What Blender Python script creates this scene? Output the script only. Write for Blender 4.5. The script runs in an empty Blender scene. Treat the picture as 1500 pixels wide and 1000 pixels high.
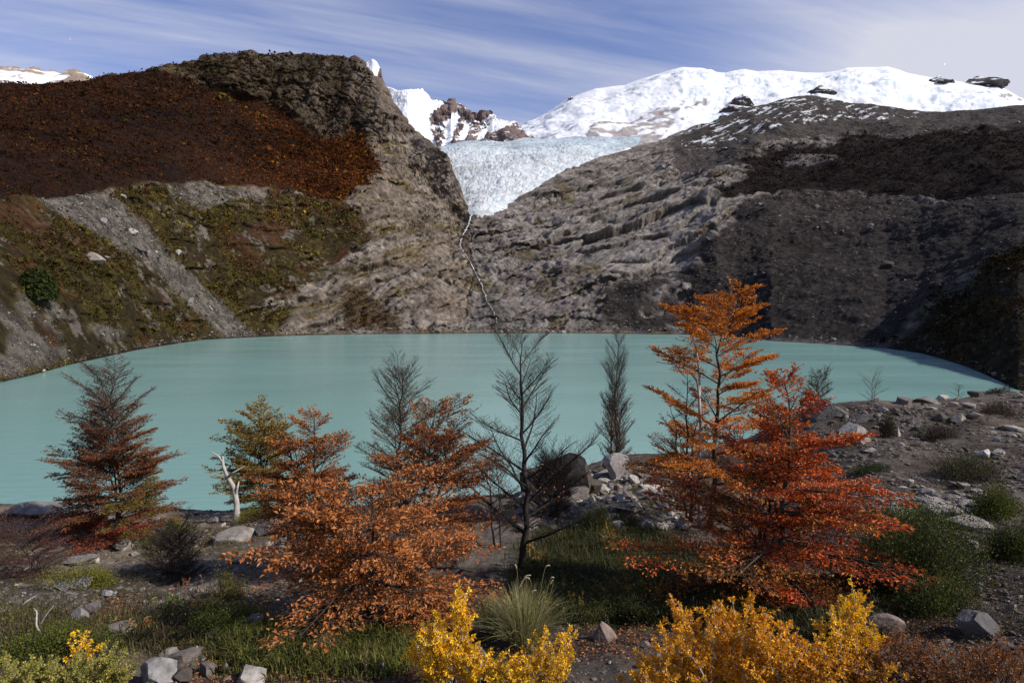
import bpy, math, random
import numpy as np
from mathutils import Vector
from mathutils.bvhtree import BVHTree

# ------------------------------------------------------------------ camera, sky, sun
scene = bpy.context.scene
COL = scene.collection
F_PX, CX, CY, HORIZON = 833.0, 750.0, 500.0, 455.0      # the photograph's own pixels (1500 x 1000)
CAM_Z = 14.0                                            # metres above the lake
PITCH = math.atan((CY - HORIZON) / F_PX)
cam_d = bpy.data.cameras.new('camera')
cam_d.sensor_width = 36.0
cam_d.lens = 36.0 * F_PX / 1500.0
cam_d.clip_start = 0.1
cam_d.clip_end = 20000.0
cam = bpy.data.objects.new('camera', cam_d)
COL.objects.link(cam)
cam.location = (0, 0, CAM_Z)
cam.rotation_euler = (math.pi / 2 - PITCH, 0, 0)
scene.camera = cam

SUN_AZ = math.radians(108.0)      # clockwise from the view direction (+Y)
SUN_EL = math.radians(37.0)
sun_d = bpy.data.lights.new('sun', 'SUN')
sun_d.energy = 5.0
sun_d.angle = math.radians(0.5)
sun_d.color = (1.0, 0.94, 0.86)
sun = bpy.data.objects.new('sun', sun_d)
COL.objects.link(sun)
to_sun = Vector((math.sin(SUN_AZ) * math.cos(SUN_EL), math.cos(SUN_AZ) * math.cos(SUN_EL), math.sin(SUN_EL)))
sun.rotation_euler = to_sun.to_track_quat('Z', 'Y').to_euler()
sun.location = (60, -20, 80)

scene.view_settings.view_transform = 'Standard'
scene.view_settings.look = 'None'
scene.view_settings.exposure = 0.25
scene.view_settings.gamma = 1.0
scene.cycles.max_bounces = 6
scene.cycles.transparent_max_bounces = 4
scene.cycles.use_denoising = True


def N(nt, kind, **kw):
    n = nt.nodes.new(kind)
    for k, v in kw.items():
        if k in n.inputs:
            n.inputs[k].default_value = v
        else:
            setattr(n, k, v)
    return n


def mathn(nt, op, a, b=None, clamp=False):
    n = nt.nodes.new('ShaderNodeMath')
    n.operation = op
    n.use_clamp = clamp
    for i, v in enumerate((a, b)):
        if v is None:
            continue
        if isinstance(v, (int, float)):
            n.inputs[i].default_value = v
        else:
            nt.links.new(v, n.inputs[i])
    return n.outputs[0]


def make_world():
    w = bpy.data.worlds.new('World')
    scene.world = w
    w.use_nodes = True
    nt = w.node_tree
    nt.nodes.clear()
    L = nt.links.new
    out = N(nt, 'ShaderNodeOutputWorld')
    bg = N(nt, 'ShaderNodeBackground')
    bg.inputs['Strength'].default_value = 0.085
    sky = N(nt, 'ShaderNodeTexSky', sky_type='NISHITA')
    sky.sun_disc = False
    sky.sun_elevation = SUN_EL
    sky.sun_rotation = SUN_AZ
    sky.altitude = 900.0
    sky.air_density = 1.0
    sky.dust_density = 0.3
    sky.ozone_density = 2.0
    tc = N(nt, 'ShaderNodeTexCoord')
    sep = N(nt, 'ShaderNodeSeparateXYZ')
    L(tc.outputs['Generated'], sep.inputs[0])
    zz = mathn(nt, 'MAXIMUM', sep.outputs['Z'], 0.06)
    u = mathn(nt, 'DIVIDE', sep.outputs['X'], zz)
    v = mathn(nt, 'DIVIDE', sep.outputs['Y'], zz)
    cmb = N(nt, 'ShaderNodeCombineXYZ')
    L(u, cmb.inputs[0]); L(v, cmb.inputs[1])

    def streak(rot, sx, sy, scale, detail, off, rough=0.55, dist=0.6):
        m0 = N(nt, 'ShaderNodeMapping')
        m0.inputs['Rotation'].default_value = (0, 0, rot)
        L(cmb.outputs[0], m0.inputs[0])
        mp = N(nt, 'ShaderNodeMapping')
        mp.inputs['Scale'].default_value = (sx, sy, 1)
        mp.inputs['Location'].default_value = off
        L(m0.outputs[0], mp.inputs[0])
        nz = N(nt, 'ShaderNodeTexNoise')
        nz.inputs['Scale'].default_value = scale
        nz.inputs['Detail'].default_value = detail
        nz.inputs['Roughness'].default_value = rough
        nz.inputs['Distortion'].default_value = dist
        L(mp.outputs[0], nz.inputs['Vector'])
        return nz.outputs['Fac']

    def ramp(fac, a, b):
        r = N(nt, 'ShaderNodeMapRange')
        r.interpolation_type = 'SMOOTHSTEP'
        r.inputs['From Min'].default_value = a
        r.inputs['From Max'].default_value = b
        L(fac, r.inputs['Value'])
        return r.outputs[0]
    s1 = ramp(streak(-0.42, 0.28, 1.5, 0.9, 7, (0.7, 0.35, 0)), 0.30, 0.74)
    s2 = ramp(streak(-0.36, 0.22, 2.6, 1.7, 8, (3.1, 5.2, 1), 0.6, 0.3), 0.35, 0.78)
    big = ramp(streak(0.3, 1, 1, 0.35, 3, (1.4, 8.0, 2)), 0.35, 0.65)
    right = ramp(u, 0.35, 2.1)
    low = ramp(sep.outputs['Z'], 0.42, 0.16)
    m = mathn(nt, 'MULTIPLY', s1, 0.66)
    m = mathn(nt, 'ADD', m, mathn(nt, 'MULTIPLY', s2, 0.38))
    m = mathn(nt, 'MULTIPLY', m, mathn(nt, 'ADD', mathn(nt, 'MULTIPLY', big, 0.6), 0.55))
    m = mathn(nt, 'ADD', m, mathn(nt, 'MULTIPLY', right, 0.80))
    m = mathn(nt, 'ADD', m, mathn(nt, 'MULTIPLY', low, 0.36))
    puff = ramp(streak(-0.3, 0.55, 1.1, 0.55, 9, (2.2, 1.15, 4), 0.62, 0.9), 0.44, 0.70)
    m = mathn(nt, 'ADD', m, mathn(nt, 'MULTIPLY', puff, 0.36))
    m = mathn(nt, 'ADD', mathn(nt, 'MULTIPLY', m, 0.92), 0.07)
    m = mathn(nt, 'MINIMUM', m, 0.95)
    m = mathn(nt, 'MULTIPLY', m, ramp(sep.outputs['Z'], 0.85, 0.50))
    tint = N(nt, 'ShaderNodeMix', data_type='RGBA', blend_type='MULTIPLY')
    tint.inputs['Factor'].default_value = 1.0
    L(sky.outputs[0], tint.inputs[6])
    tint.inputs[7].default_value = (0.78, 0.99, 1.50, 1)
    mix = N(nt, 'ShaderNodeMix', data_type='RGBA')
    L(m, mix.inputs[0])
    L(tint.outputs[2], mix.inputs[6])
    mix.inputs[7].default_value = (6.9, 7.0, 7.9, 1)
    # stars: a long moonlit exposure left a few in the sky
    vor = N(nt, 'ShaderNodeTexVoronoi')
    vor.inputs['Scale'].default_value = 46.0
    L(tc.outputs['Generated'], vor.inputs['Vector'])
    sepc = N(nt, 'ShaderNodeSeparateColor')
    L(vor.outputs['Color'], sepc.inputs[0])
    rad = mathn(nt, 'MULTIPLY', mathn(nt, 'POWER', sepc.outputs[0], 4.0), 0.045)
    star = mathn(nt, 'LESS_THAN', vor.outputs['Distance'], rad)
    star = mathn(nt, 'MULTIPLY', star, mathn(nt, 'MULTIPLY', sepc.outputs[1], 5.0))
    add = N(nt, 'ShaderNodeMix', data_type='RGBA', blend_type='ADD')
    add.inputs['Factor'].default_value = 1.0
    L(mix.outputs[2], add.inputs[6])
    L(star, add.inputs[7])
    L(add.outputs[2], bg.inputs['Color'])
    L(bg.outputs[0], out.inputs['Surface'])


make_world()

# ------------------------------------------------------------------ small tools
RNG = np.random.default_rng(7)


def ray(px, py):
    """direction with Y component 1 through a pixel of the photograph"""
    px = np.asarray(px, float); py = np.asarray(py, float)
    x = (px - CX) / F_PX; y = (CY - py) / F_PX
    c, s = math.cos(PITCH), math.sin(PITCH)
    dy = c + y * s; dz = -s + y * c
    return x / dy, dz / dy


def world(px, py, depth):
    dx, dz = ray(px, py)
    depth = np.asarray(depth, float)
    return np.stack(np.broadcast_arrays(dx * depth, depth, CAM_Z + dz * depth), -1)


def project(P):
    P = np.asarray(P, float)
    c, s = math.cos(PITCH), math.sin(PITCH)
    x = P[..., 0]; y = P[..., 1]; z = P[..., 2] - CAM_Z
    f = np.maximum(y * c - z * s, 1e-3); u = y * s + z * c
    return CX + F_PX * x / f, CY - F_PX * u / f


def _hash(ix, iy, iz, seed):
    h = (ix.astype(np.uint32) * np.uint32(374761393) + iy.astype(np.uint32) * np.uint32(668265263)
         + iz.astype(np.uint32) * np.uint32(2147483647) + np.uint32((seed * 974634) & 0xffffffff))
    h = (h ^ (h >> np.uint32(13))) * np.uint32(1274126177)
    h = (h ^ (h >> np.uint32(16))) * np.uint32(2246822519)
    h = h ^ (h >> np.uint32(13))
    return h.astype(np.float64) / 4294967295.0


def vnoise(p, seed=0):
    p = np.asarray(p, float)
    i = np.floor(p).astype(np.int64)
    f = p - i
    f = f * f * f * (f * (f * 6 - 15) + 10)
    x, y, z = i[..., 0], i[..., 1], i[..., 2]
    r = 0
    for a in (0, 1):
        wa = f[..., 0] if a else 1 - f[..., 0]
        for b in (0, 1):
            wb = f[..., 1] if b else 1 - f[..., 1]
            for c in (0, 1):
                wc = f[..., 2] if c else 1 - f[..., 2]
                r = r + wa * wb * wc * _hash(x + a, y + b, z + c, seed)
    return r * 2 - 1


def fbm(p, octv=4, seed=0, gain=0.5, lac=2.03, ridged=False):
    a, s, r = 1.0, 0.0, 0
    p = np.asarray(p, float)
    for o in range(octv):
        n = vnoise(p, seed + o * 17)
        if ridged:
            n = 1 - 2 * np.abs(n)
        r = r + a * n
        s += a
        a *= gain
        p = p * lac + 11.3
    return r / s


def worley(p, seed=0):
    """F1, F2 and the nearest cell's random number"""
    p = np.asarray(p, float)
    i = np.floor(p).astype(np.int64)
    f1 = np.full(p.shape[:-1], 9.0); f2 = f1.copy(); cid = np.zeros(p.shape[:-1])
    for a in (-1, 0, 1):
        for b in (-1, 0, 1):
            for c in (-1, 0, 1):
                q = i + np.array((a, b, c))
                o = np.stack([_hash(q[..., 0], q[..., 1], q[..., 2], seed + k) for k in (1, 2, 3)], -1)
                d = np.sqrt((((q + o) - p) ** 2).sum(-1))
                near = d < f1
                f2 = np.where(near, f1, np.minimum(f2, d))
                cid = np.where(near, o[..., 0], cid)
                f1 = np.where(near, d, f1)
    return f1, f2, cid


def slabs(a, b, seed=0):
    """flat cells: F1, F2, the cell's random number and the offset from its middle"""
    ia = np.floor(a).astype(np.int64); ib = np.floor(b).astype(np.int64); z = np.zeros_like(ia)
    f1 = np.full(a.shape, 9.0); f2 = f1.copy(); cid = np.zeros(a.shape); rb = cid.copy(); ra = cid.copy()
    for i in (-1, 0, 1):
        for j in (-1, 0, 1):
            oa = ia + i + _hash(ia + i, ib + j, z, seed + 1) - a
            ob = ib + j + _hash(ia + i, ib + j, z, seed + 2) - b
            d = np.sqrt(oa * oa + ob * ob)
            near = d < f1
            f2 = np.where(near, f1, np.minimum(f2, d))
            cid = np.where(near, _hash(ia + i, ib + j, z, seed + 3), cid)
            ra = np.where(near, -oa, ra); rb = np.where(near, -ob, rb)
            f1 = np.where(near, d, f1)
    return f1, f2, cid, ra, rb


def sstep(x, a, b):
    t = np.clip((x - a) / (b - a), 0, 1)
    return t * t * (3 - 2 * t)


def inside(px, py, poly):
    poly = np.asarray(poly, float)
    r = np.zeros(np.shape(px), bool)
    n = len(poly)
    for i in range(n):
        x1, y1 = poly[i]; x2, y2 = poly[(i + 1) % n]
        if y1 == y2:
            continue
        c = ((y1 > py) != (y2 > py)) & (px < (x2 - x1) * (py - y1) / (y2 - y1) + x1)
        r ^= c
    return r


def lerp(a, b, t):
    return np.asarray(a) * (1 - np.asarray(t)[..., None]) + np.asarray(b) * np.asarray(t)[..., None]


def mk(name, V, F, mat=None, parent=None, col=None, smooth=False, loc=(0, 0, 0)):
    """one mesh object from numpy arrays; F is a list of (n,3)/(n,4) index arrays; V in the object's own space"""
    V = np.asarray(V, np.float32).reshape(-1, 3)
    if not isinstance(F, (list, tuple)):
        F = [F]
    F = [np.asarray(f, np.int32) for f in F if len(f)]
    me = bpy.data.meshes.new(name)
    me.vertices.add(len(V))
    me.vertices.foreach_set('co', V.ravel())
    loops = np.concatenate([f.ravel() for f in F])
    sizes = np.concatenate([np.full(len(f), f.shape[1], np.int32) for f in F])
    starts = np.concatenate([[0], np.cumsum(sizes)[:-1]]).astype(np.int32)
    me.loops.add(len(loops))
    me.loops.foreach_set('vertex_index', loops)
    me.polygons.add(len(sizes))
    me.polygons.foreach_set('loop_start', starts)
    me.polygons.foreach_set('use_smooth', np.full(len(sizes), smooth))
    if col is not None:
        col = np.asarray(col, np.float32)
        at = me.color_attributes.new('Col', 'FLOAT_COLOR', 'POINT')
        rgba = np.ones((len(V), 4), np.float32)
        rgba[:, :3] = col
        at.data.foreach_set('color', rgba.ravel())
    me.update(calc_edges=True)
    if mat:
        me.materials.append(mat)
    o = bpy.data.objects.new(name, me)
    COL.objects.link(o)
    o.location = loc
    if parent:
        o.parent = parent
    return o


def tag(o, label=None, cat=None, group=None, kind=None):
    if label: o['label'] = label
    if cat: o['category'] = cat
    if group: o['group'] = group
    if kind: o['kind'] = kind
    return o


def thing(name, label, cat, loc, group=None):
    o = bpy.data.objects.new(name, None)
    o.empty_display_size = 0.2
    COL.objects.link(o)
    o.location = loc
    return tag(o, label, cat, group)


def grid_faces(nr, nc, wrap=False):
    r = np.arange(nr - 1)[:, None]; c = np.arange(nc if wrap else nc - 1)[None, :]
    c2 = (c + 1) % nc
    a = r * nc + c; b = r * nc + c2; d = (r + 1) * nc + c2; e = (r + 1) * nc + c
    return np.stack([a, b, d, e], -1).reshape(-1, 4)


def norm(v):
    return v / np.maximum(np.linalg.norm(v, axis=-1, keepdims=True), 1e-9)


def grid_normals(P):
    du = np.gradient(P, axis=1); dv = np.gradient(P, axis=0)
    n = norm(np.cross(du, dv))
    return np.where(n[..., 2:3] < 0, -n, n)


def tubes(P, R, k=4):
    """P (m,n,3), R (m,n) -> verts, quads of m tapered tubes"""
    P = np.asarray(P, float); R = np.asarray(R, float)
    m, n, _ = P.shape
    T = norm(np.gradient(P, axis=1))
    ref = np.zeros_like(T)
    flat = np.abs(T[..., 2].mean(1)) < 0.85
    ref[flat, :, 2] = 1.0
    ref[~flat, :, 0] = 1.0
    U = norm(np.cross(T, ref)); W = np.cross(T, U)
    a = np.arange(k) * 2 * math.pi / k
    ring = P[:, :, None, :] + R[:, :, None, None] * (np.cos(a)[None, None, :, None] * U[:, :, None, :] + np.sin(a)[None, None, :, None] * W[:, :, None, :])
    V = ring.reshape(-1, 3)
    i = np.arange(m)[:, None, None] * n * k; j = np.arange(n - 1)[None, :, None] * k; q = np.arange(k)[None, None, :]; q2 = (q + 1) % k
    b = i + j
    Fq = np.stack([b + q, b + q2, b + k + q2, b + k + q], -1).reshape(-1, 4)
    return V, Fq


class MB:
    def __init__(s):
        s.V = []; s.Q = []; s.T = []; s.C = []; s.n = 0

    def add(s, V, F, col=None):
        V = np.asarray(V, float).reshape(-1, 3)
        F = np.asarray(F, np.int64)
        (s.Q if F.shape[1] == 4 else s.T).append(F + s.n)
        s.V.append(V)
        c = np.ones((len(V), 3)) if col is None else np.broadcast_to(np.asarray(col, float), (len(V), 3))
        s.C.append(c)
        s.n += len(V)
        return s

    def build(s, name, mat, parent=None, smooth=False, loc=(0, 0, 0)):
        F = []
        if s.Q: F.append(np.concatenate(s.Q))
        if s.T: F.append(np.concatenate(s.T))
        return mk(name, np.concatenate(s.V), F, mat, parent, np.concatenate(s.C), smooth, loc)


def leaves_mesh(pos, d, nrm, size, col, aspect=0.55, fold=0.18):
    """kite shaped leaves: verts, quads, colours"""
    d = norm(d); s = norm(np.cross(d, nrm)); nn = np.cross(s, d)
    size = np.asarray(size, float)[:, None]
    w = size * aspect * 0.5
    mid = pos + d * size * 0.45
    V = np.stack([pos, mid + s * w + nn * size * fold, pos + d * size, mid - s * w + nn * size * fold], 1)
    Fq = np.arange(len(pos) * 4).reshape(-1, 4)
    return V.reshape(-1, 3), Fq, np.repeat(col, 4, axis=0)


def pick(pal, n, rng, jit=0.22, weights=None):
    pal = np.asarray(pal, float)
    w = None if weights is None else np.asarray(weights, float) / np.sum(weights)
    i = rng.choice(len(pal), n, p=w)
    return pal[i] * (1 + rng.uniform(-jit, jit, (n, 1)))


def rand_dirs(n, rng):
    return norm(rng.normal(size=(n, 3)))


# ------------------------------------------------------------------ materials
def mat_attr(name, rough=0.85, noise=None, bump=None, transl=0.0, spec=0.3, varj=0.35):
    """albedo from the mesh's own colour, broken up by procedural noise; noise/bump are (scale, strength[, distance])"""
    m = bpy.data.materials.new(name)
    m.use_nodes = True
    nt = m.node_tree
    L = nt.links.new
    bs = nt.nodes['Principled BSDF']
    bs.inputs['Roughness'].default_value = rough
    bs.inputs['Specular IOR Level'].default_value = spec
    at = N(nt, 'ShaderNodeAttribute', attribute_name='Col')
    colr = at.outputs['Color']
    tc = N(nt, 'ShaderNodeTexCoord')
    if noise:
        nz = N(nt, 'ShaderNodeTexNoise')
        nz.inputs['Scale'].default_value = noise[0]
        nz.inputs['Detail'].default_value = 8
        nz.inputs['Roughness'].default_value = 0.68
        L(tc.outputs['Object'], nz.inputs['Vector'])
        mr = N(nt, 'ShaderNodeMapRange')
        mr.inputs['From Min'].default_value = 0.25
        mr.inputs['From Max'].default_value = 0.75
        mr.inputs['To Min'].default_value = 1 - noise[1]
        mr.inputs['To Max'].default_value = 1 + noise[1]
        L(nz.outputs['Fac'], mr.inputs['Value'])
        mx = N(nt, 'ShaderNodeMix', data_type='RGBA', blend_type='MULTIPLY')
        mx.inputs['Factor'].default_value = 1.0
        L(colr, mx.inputs[6]); L(mr.outputs[0], mx.inputs[7])
        colr = mx.outputs[2]
    L(colr, bs.inputs['Base Color'])
    if bump:
        b = N(nt, 'ShaderNodeBump')
        b.inputs['Strength'].default_value = bump[1]
        b.inputs['Distance'].default_value = bump[2]
        n2 = N(nt, 'ShaderNodeTexNoise')
        n2.inputs['Scale'].default_value = bump[0]
        n2.inputs['Detail'].default_value = 9
        n2.inputs['Roughness'].default_value = 0.7
        L(tc.outputs['Object'], n2.inputs['Vector'])
        L(n2.outputs['Fac'], b.inputs['Height'])
        L(b.outputs[0], bs.inputs['Normal'])
    if transl:
        out = nt.nodes['Material Output']
        tr = N(nt, 'ShaderNodeBsdfTranslucent')
        L(colr, tr.inputs['Color'])
        ms = N(nt, 'ShaderNodeMixShader')
        ms.inputs[0].default_value = transl
        L(bs.outputs[0], ms.inputs[1]); L(tr.outputs[0], ms.inputs[2])
        L(ms.outputs[0], out.inputs['Surface'])
    return m


M_ROCKFACE = mat_attr('mountain rock', 0.95, (0.35, 0.6), (0.25, 1.0, 2.5), spec=0.08)
M_SCRUB = mat_attr('hillside scrub', 0.95, None, None, 0.15, 0.03)
M_ICE = mat_attr('glacier ice', 0.55, (0.06, 0.10), (0.10, 0.8, 6.0), spec=0.4)
M_SNOW = mat_attr('mountain snow and rock', 0.8, (0.02, 0.06), (0.03, 0.5, 6.0), spec=0.2)
M_GROUND = mat_attr('moraine soil', 0.95, (9.0, 0.5), (22.0, 0.8, 0.03), spec=0.15)
M_STONE = mat_attr('stone', 0.88, (14.0, 0.5), (18.0, 0.7, 0.03), spec=0.25)
M_BARK = mat_attr('bark', 0.9, (40.0, 0.4), None, spec=0.2)
M_LEAF = mat_attr('leaf', 0.6, None, None, 0.28, 0.3)
M_LITTER = mat_attr('fallen leaf', 0.75, None, None, 0.0, 0.2)
M_GRASS = mat_attr('grass blade', 0.6, None, None, 0.25, 0.25)


def make_water(name, base, rough, spec, bscale, bstr):
    m = bpy.data.materials.new(name)
    m.use_nodes = True
    nt = m.node_tree
    L = nt.links.new
    bs = nt.nodes['Principled BSDF']
    bs.inputs['Roughness'].default_value = rough
    bs.inputs['Specular IOR Level'].default_value = spec
    tc = N(nt, 'ShaderNodeTexCoord')
    mp = N(nt, 'ShaderNodeMapping')
    mp.inputs['Scale'].default_value = (0.35, 1.0, 1.0)
    mp.inputs['Rotation'].default_value = (0, 0, 0.2)
    L(tc.outputs['Object'], mp.inputs[0])
    n1 = N(nt, 'ShaderNodeTexNoise')
    n1.inputs['Scale'].default_value = bscale
    n1.inputs['Detail'].default_value = 5
    L(mp.outputs[0], n1.inputs['Vector'])
    b = N(nt, 'ShaderNodeBump')
    b.inputs['Strength'].default_value = bstr
    b.inputs['Distance'].default_value = 0.10
    L(n1.outputs['Fac'], b.inputs['Height'])
    L(b.outputs[0], bs.inputs['Normal'])
    n2 = N(nt, 'ShaderNodeTexNoise')       # drifting silt and wind patches
    n2.inputs['Scale'].default_value = 0.022
    n2.inputs['Detail'].default_value = 6
    n2.inputs['Distortion'].default_value = 0.8
    L(mp.outputs[0], n2.inputs['Vector'])
    mr = N(nt, 'ShaderNodeMapRange')
    mr.inputs['From Min'].default_value = 0.33
    mr.inputs['From Max'].default_value = 0.67
    L(n2.outputs['Fac'], mr.inputs['Value'])
    mx = N(nt, 'ShaderNodeMix', data_type='RGBA')
    L(mr.outputs[0], mx.inputs[0])
    mx.inputs[6].default_value = (*[c * 0.89 for c in base], 1)
    mx.inputs[7].default_value = (*[c * 0.96 for c in base], 1)
    L(mx.outputs[2], bs.inputs['Base Color'])
    n3 = N(nt, 'ShaderNodeTexNoise')
    n3.inputs['Scale'].default_value = 0.05
    n3.inputs['Detail'].default_value = 5
    L(mp.outputs[0], n3.inputs['Vector'])
    m3 = N(nt, 'ShaderNodeMapRange')
    m3.inputs['From Min'].default_value = 0.35
    m3.inputs['From Max'].default_value = 0.65
    m3.inputs['To Min'].default_value = rough * 0.85
    m3.inputs['To Max'].default_value = rough * 1.2
    L(n3.outputs['Fac'], m3.inputs['Value'])
    L(m3.outputs[0], bs.inputs['Roughness'])
    return m


M_LAKE = make_water('glacial lake water', (0.195, 0.350, 0.320), 0.20, 0.45, 1.2, 0.5)


# ------------------------------------------------------------------ the far setting: lofted from ridge, terrace and shore lines
def curve(pts, px):
    a = np.array(sorted(pts), float)
    return np.interp(px, a[:, 0], a[:, 1])


PXC = np.concatenate([np.linspace(-520, -70, 70), np.linspace(-66, 1566, 940), np.linspace(1570, 2020, 70)])
SHORE_Y = [(-520, 655), (-250, 600), (0, 560), (50, 548), (100, 534), (150, 523), (200, 512), (250, 504), (300, 497), (380, 493), (450, 490.5),
           (560, 489), (700, 488), (850, 488), (1000, 489.5), (1080, 493), (1130, 499), (1200, 503), (1300, 510), (1350, 517), (1380, 525), (1420, 538),
           (1460, 556), (1490, 571), (1560, 585), (1750, 610), (2020, 655)]
TERR_Y = [(-520, 292), (0, 280), (60, 279), (130, 276), (200, 274), (300, 270), (380, 284), (450, 300), (545, 300), (600, 345), (690, 385), (760, 400), (850, 385), (920, 345),
          (1000, 305), (1050, 288), (1100, 287), (1200, 291), (1300, 291), (1400, 289), (1500, 287), (1620, 292), (1780, 350), (2020, 400)]
TERR_D = [(-520, 100), (-250, 135), (0, 180), (130, 235), (200, 280), (300, 350), (380, 400), (450, 450), (545, 480), (600, 480), (690, 480), (760, 470), (850, 480), (920, 520),
          (1000, 560), (1050, 540), (1100, 560), (1200, 550), (1300, 510), (1400, 430), (1500, 350), (1620, 310), (1780, 250), (2020, 190)]
UP_Y = [(-520, 175), (0, 168), (130, 165), (200, 158), (295, 135), (360, 150), (400, 158), (450, 172), (520, 195), (545, 200), (570, 220), (600, 250), (640, 285), (690, 335), (720, 330), (760, 325), (850, 290),
        (920, 262), (1000, 235), (1050, 225), (1100, 200), (1200, 195), (1300, 198), (1500, 205), (1620, 212), (1780, 285), (2020, 330)]
UP_D = [(-520, 330), (0, 400), (130, 470), (200, 540), (295, 680), (400, 725), (450, 730), (520, 730), (570, 700), (600, 680), (640, 630), (690, 575), (760, 600), (850, 660), (920, 720),
        (1000, 780), (1100, 800), (1200, 810), (1300, 790), (1500, 650), (2020, 450)]
RIDGE_Y = [(-520, 150), (-200, 136), (0, 124), (60, 121), (130, 113), (150, 109), (180, 106), (200, 103), (240, 93), (290, 89), (297, 81), (330, 77), (370, 78), (400, 79), (440, 74), (455, 73),
           (470, 77), (500, 77), (520, 80), (530, 88), (538, 100), (548, 112), (556, 119), (565, 128), (575, 146), (590, 165), (605, 185), (625, 201), (640, 215), (655, 226), (662, 245),
           (672, 266), (680, 290), (690, 313), (700, 313), (720, 309), (740, 304), (760, 291), (780, 277), (795, 266), (820, 251), (850, 241), (880, 229), (920, 217), (960, 206),
           (1000, 191), (1050, 173), (1075, 165), (1100, 156), (1150, 142), (1190, 138), (1215, 142), (1245, 150), (1280, 152), (1330, 160), (1380, 163), (1440, 157), (1500, 153), (1620, 160), (1780, 240), (2020, 290)]
RIDGE_D = [(-520, 430), (0, 520), (130, 570), (200, 650), (295, 740), (450, 780), (535, 800), (570, 800), (600, 780), (640, 710), (672, 640), (690, 600), (740, 640), (850, 780), (920, 860),
           (1000, 930), (1100, 990), (1190, 1030), (1300, 960), (1500, 850), (2020, 650)]


def loft(rows, counts):
    """rows: list of (n,3) world curves; counts: samples between each pair"""
    out = []
    for i in range(len(rows) - 1):
        t = np.linspace(0, 1, counts[i], endpoint=(i == len(rows) - 2))
        out.append(rows[i][None] * (1 - t)[:, None, None] + rows[i + 1][None] * t[:, None, None])
    return np.concatenate(out)


def blur_rows(P, n):
    for _ in range(n):
        Q = P.copy()
        Q[1:-1] = 0.25 * P[:-2] + 0.5 * P[1:-1] + 0.25 * P[2:]
        P = Q
    return P


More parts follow.
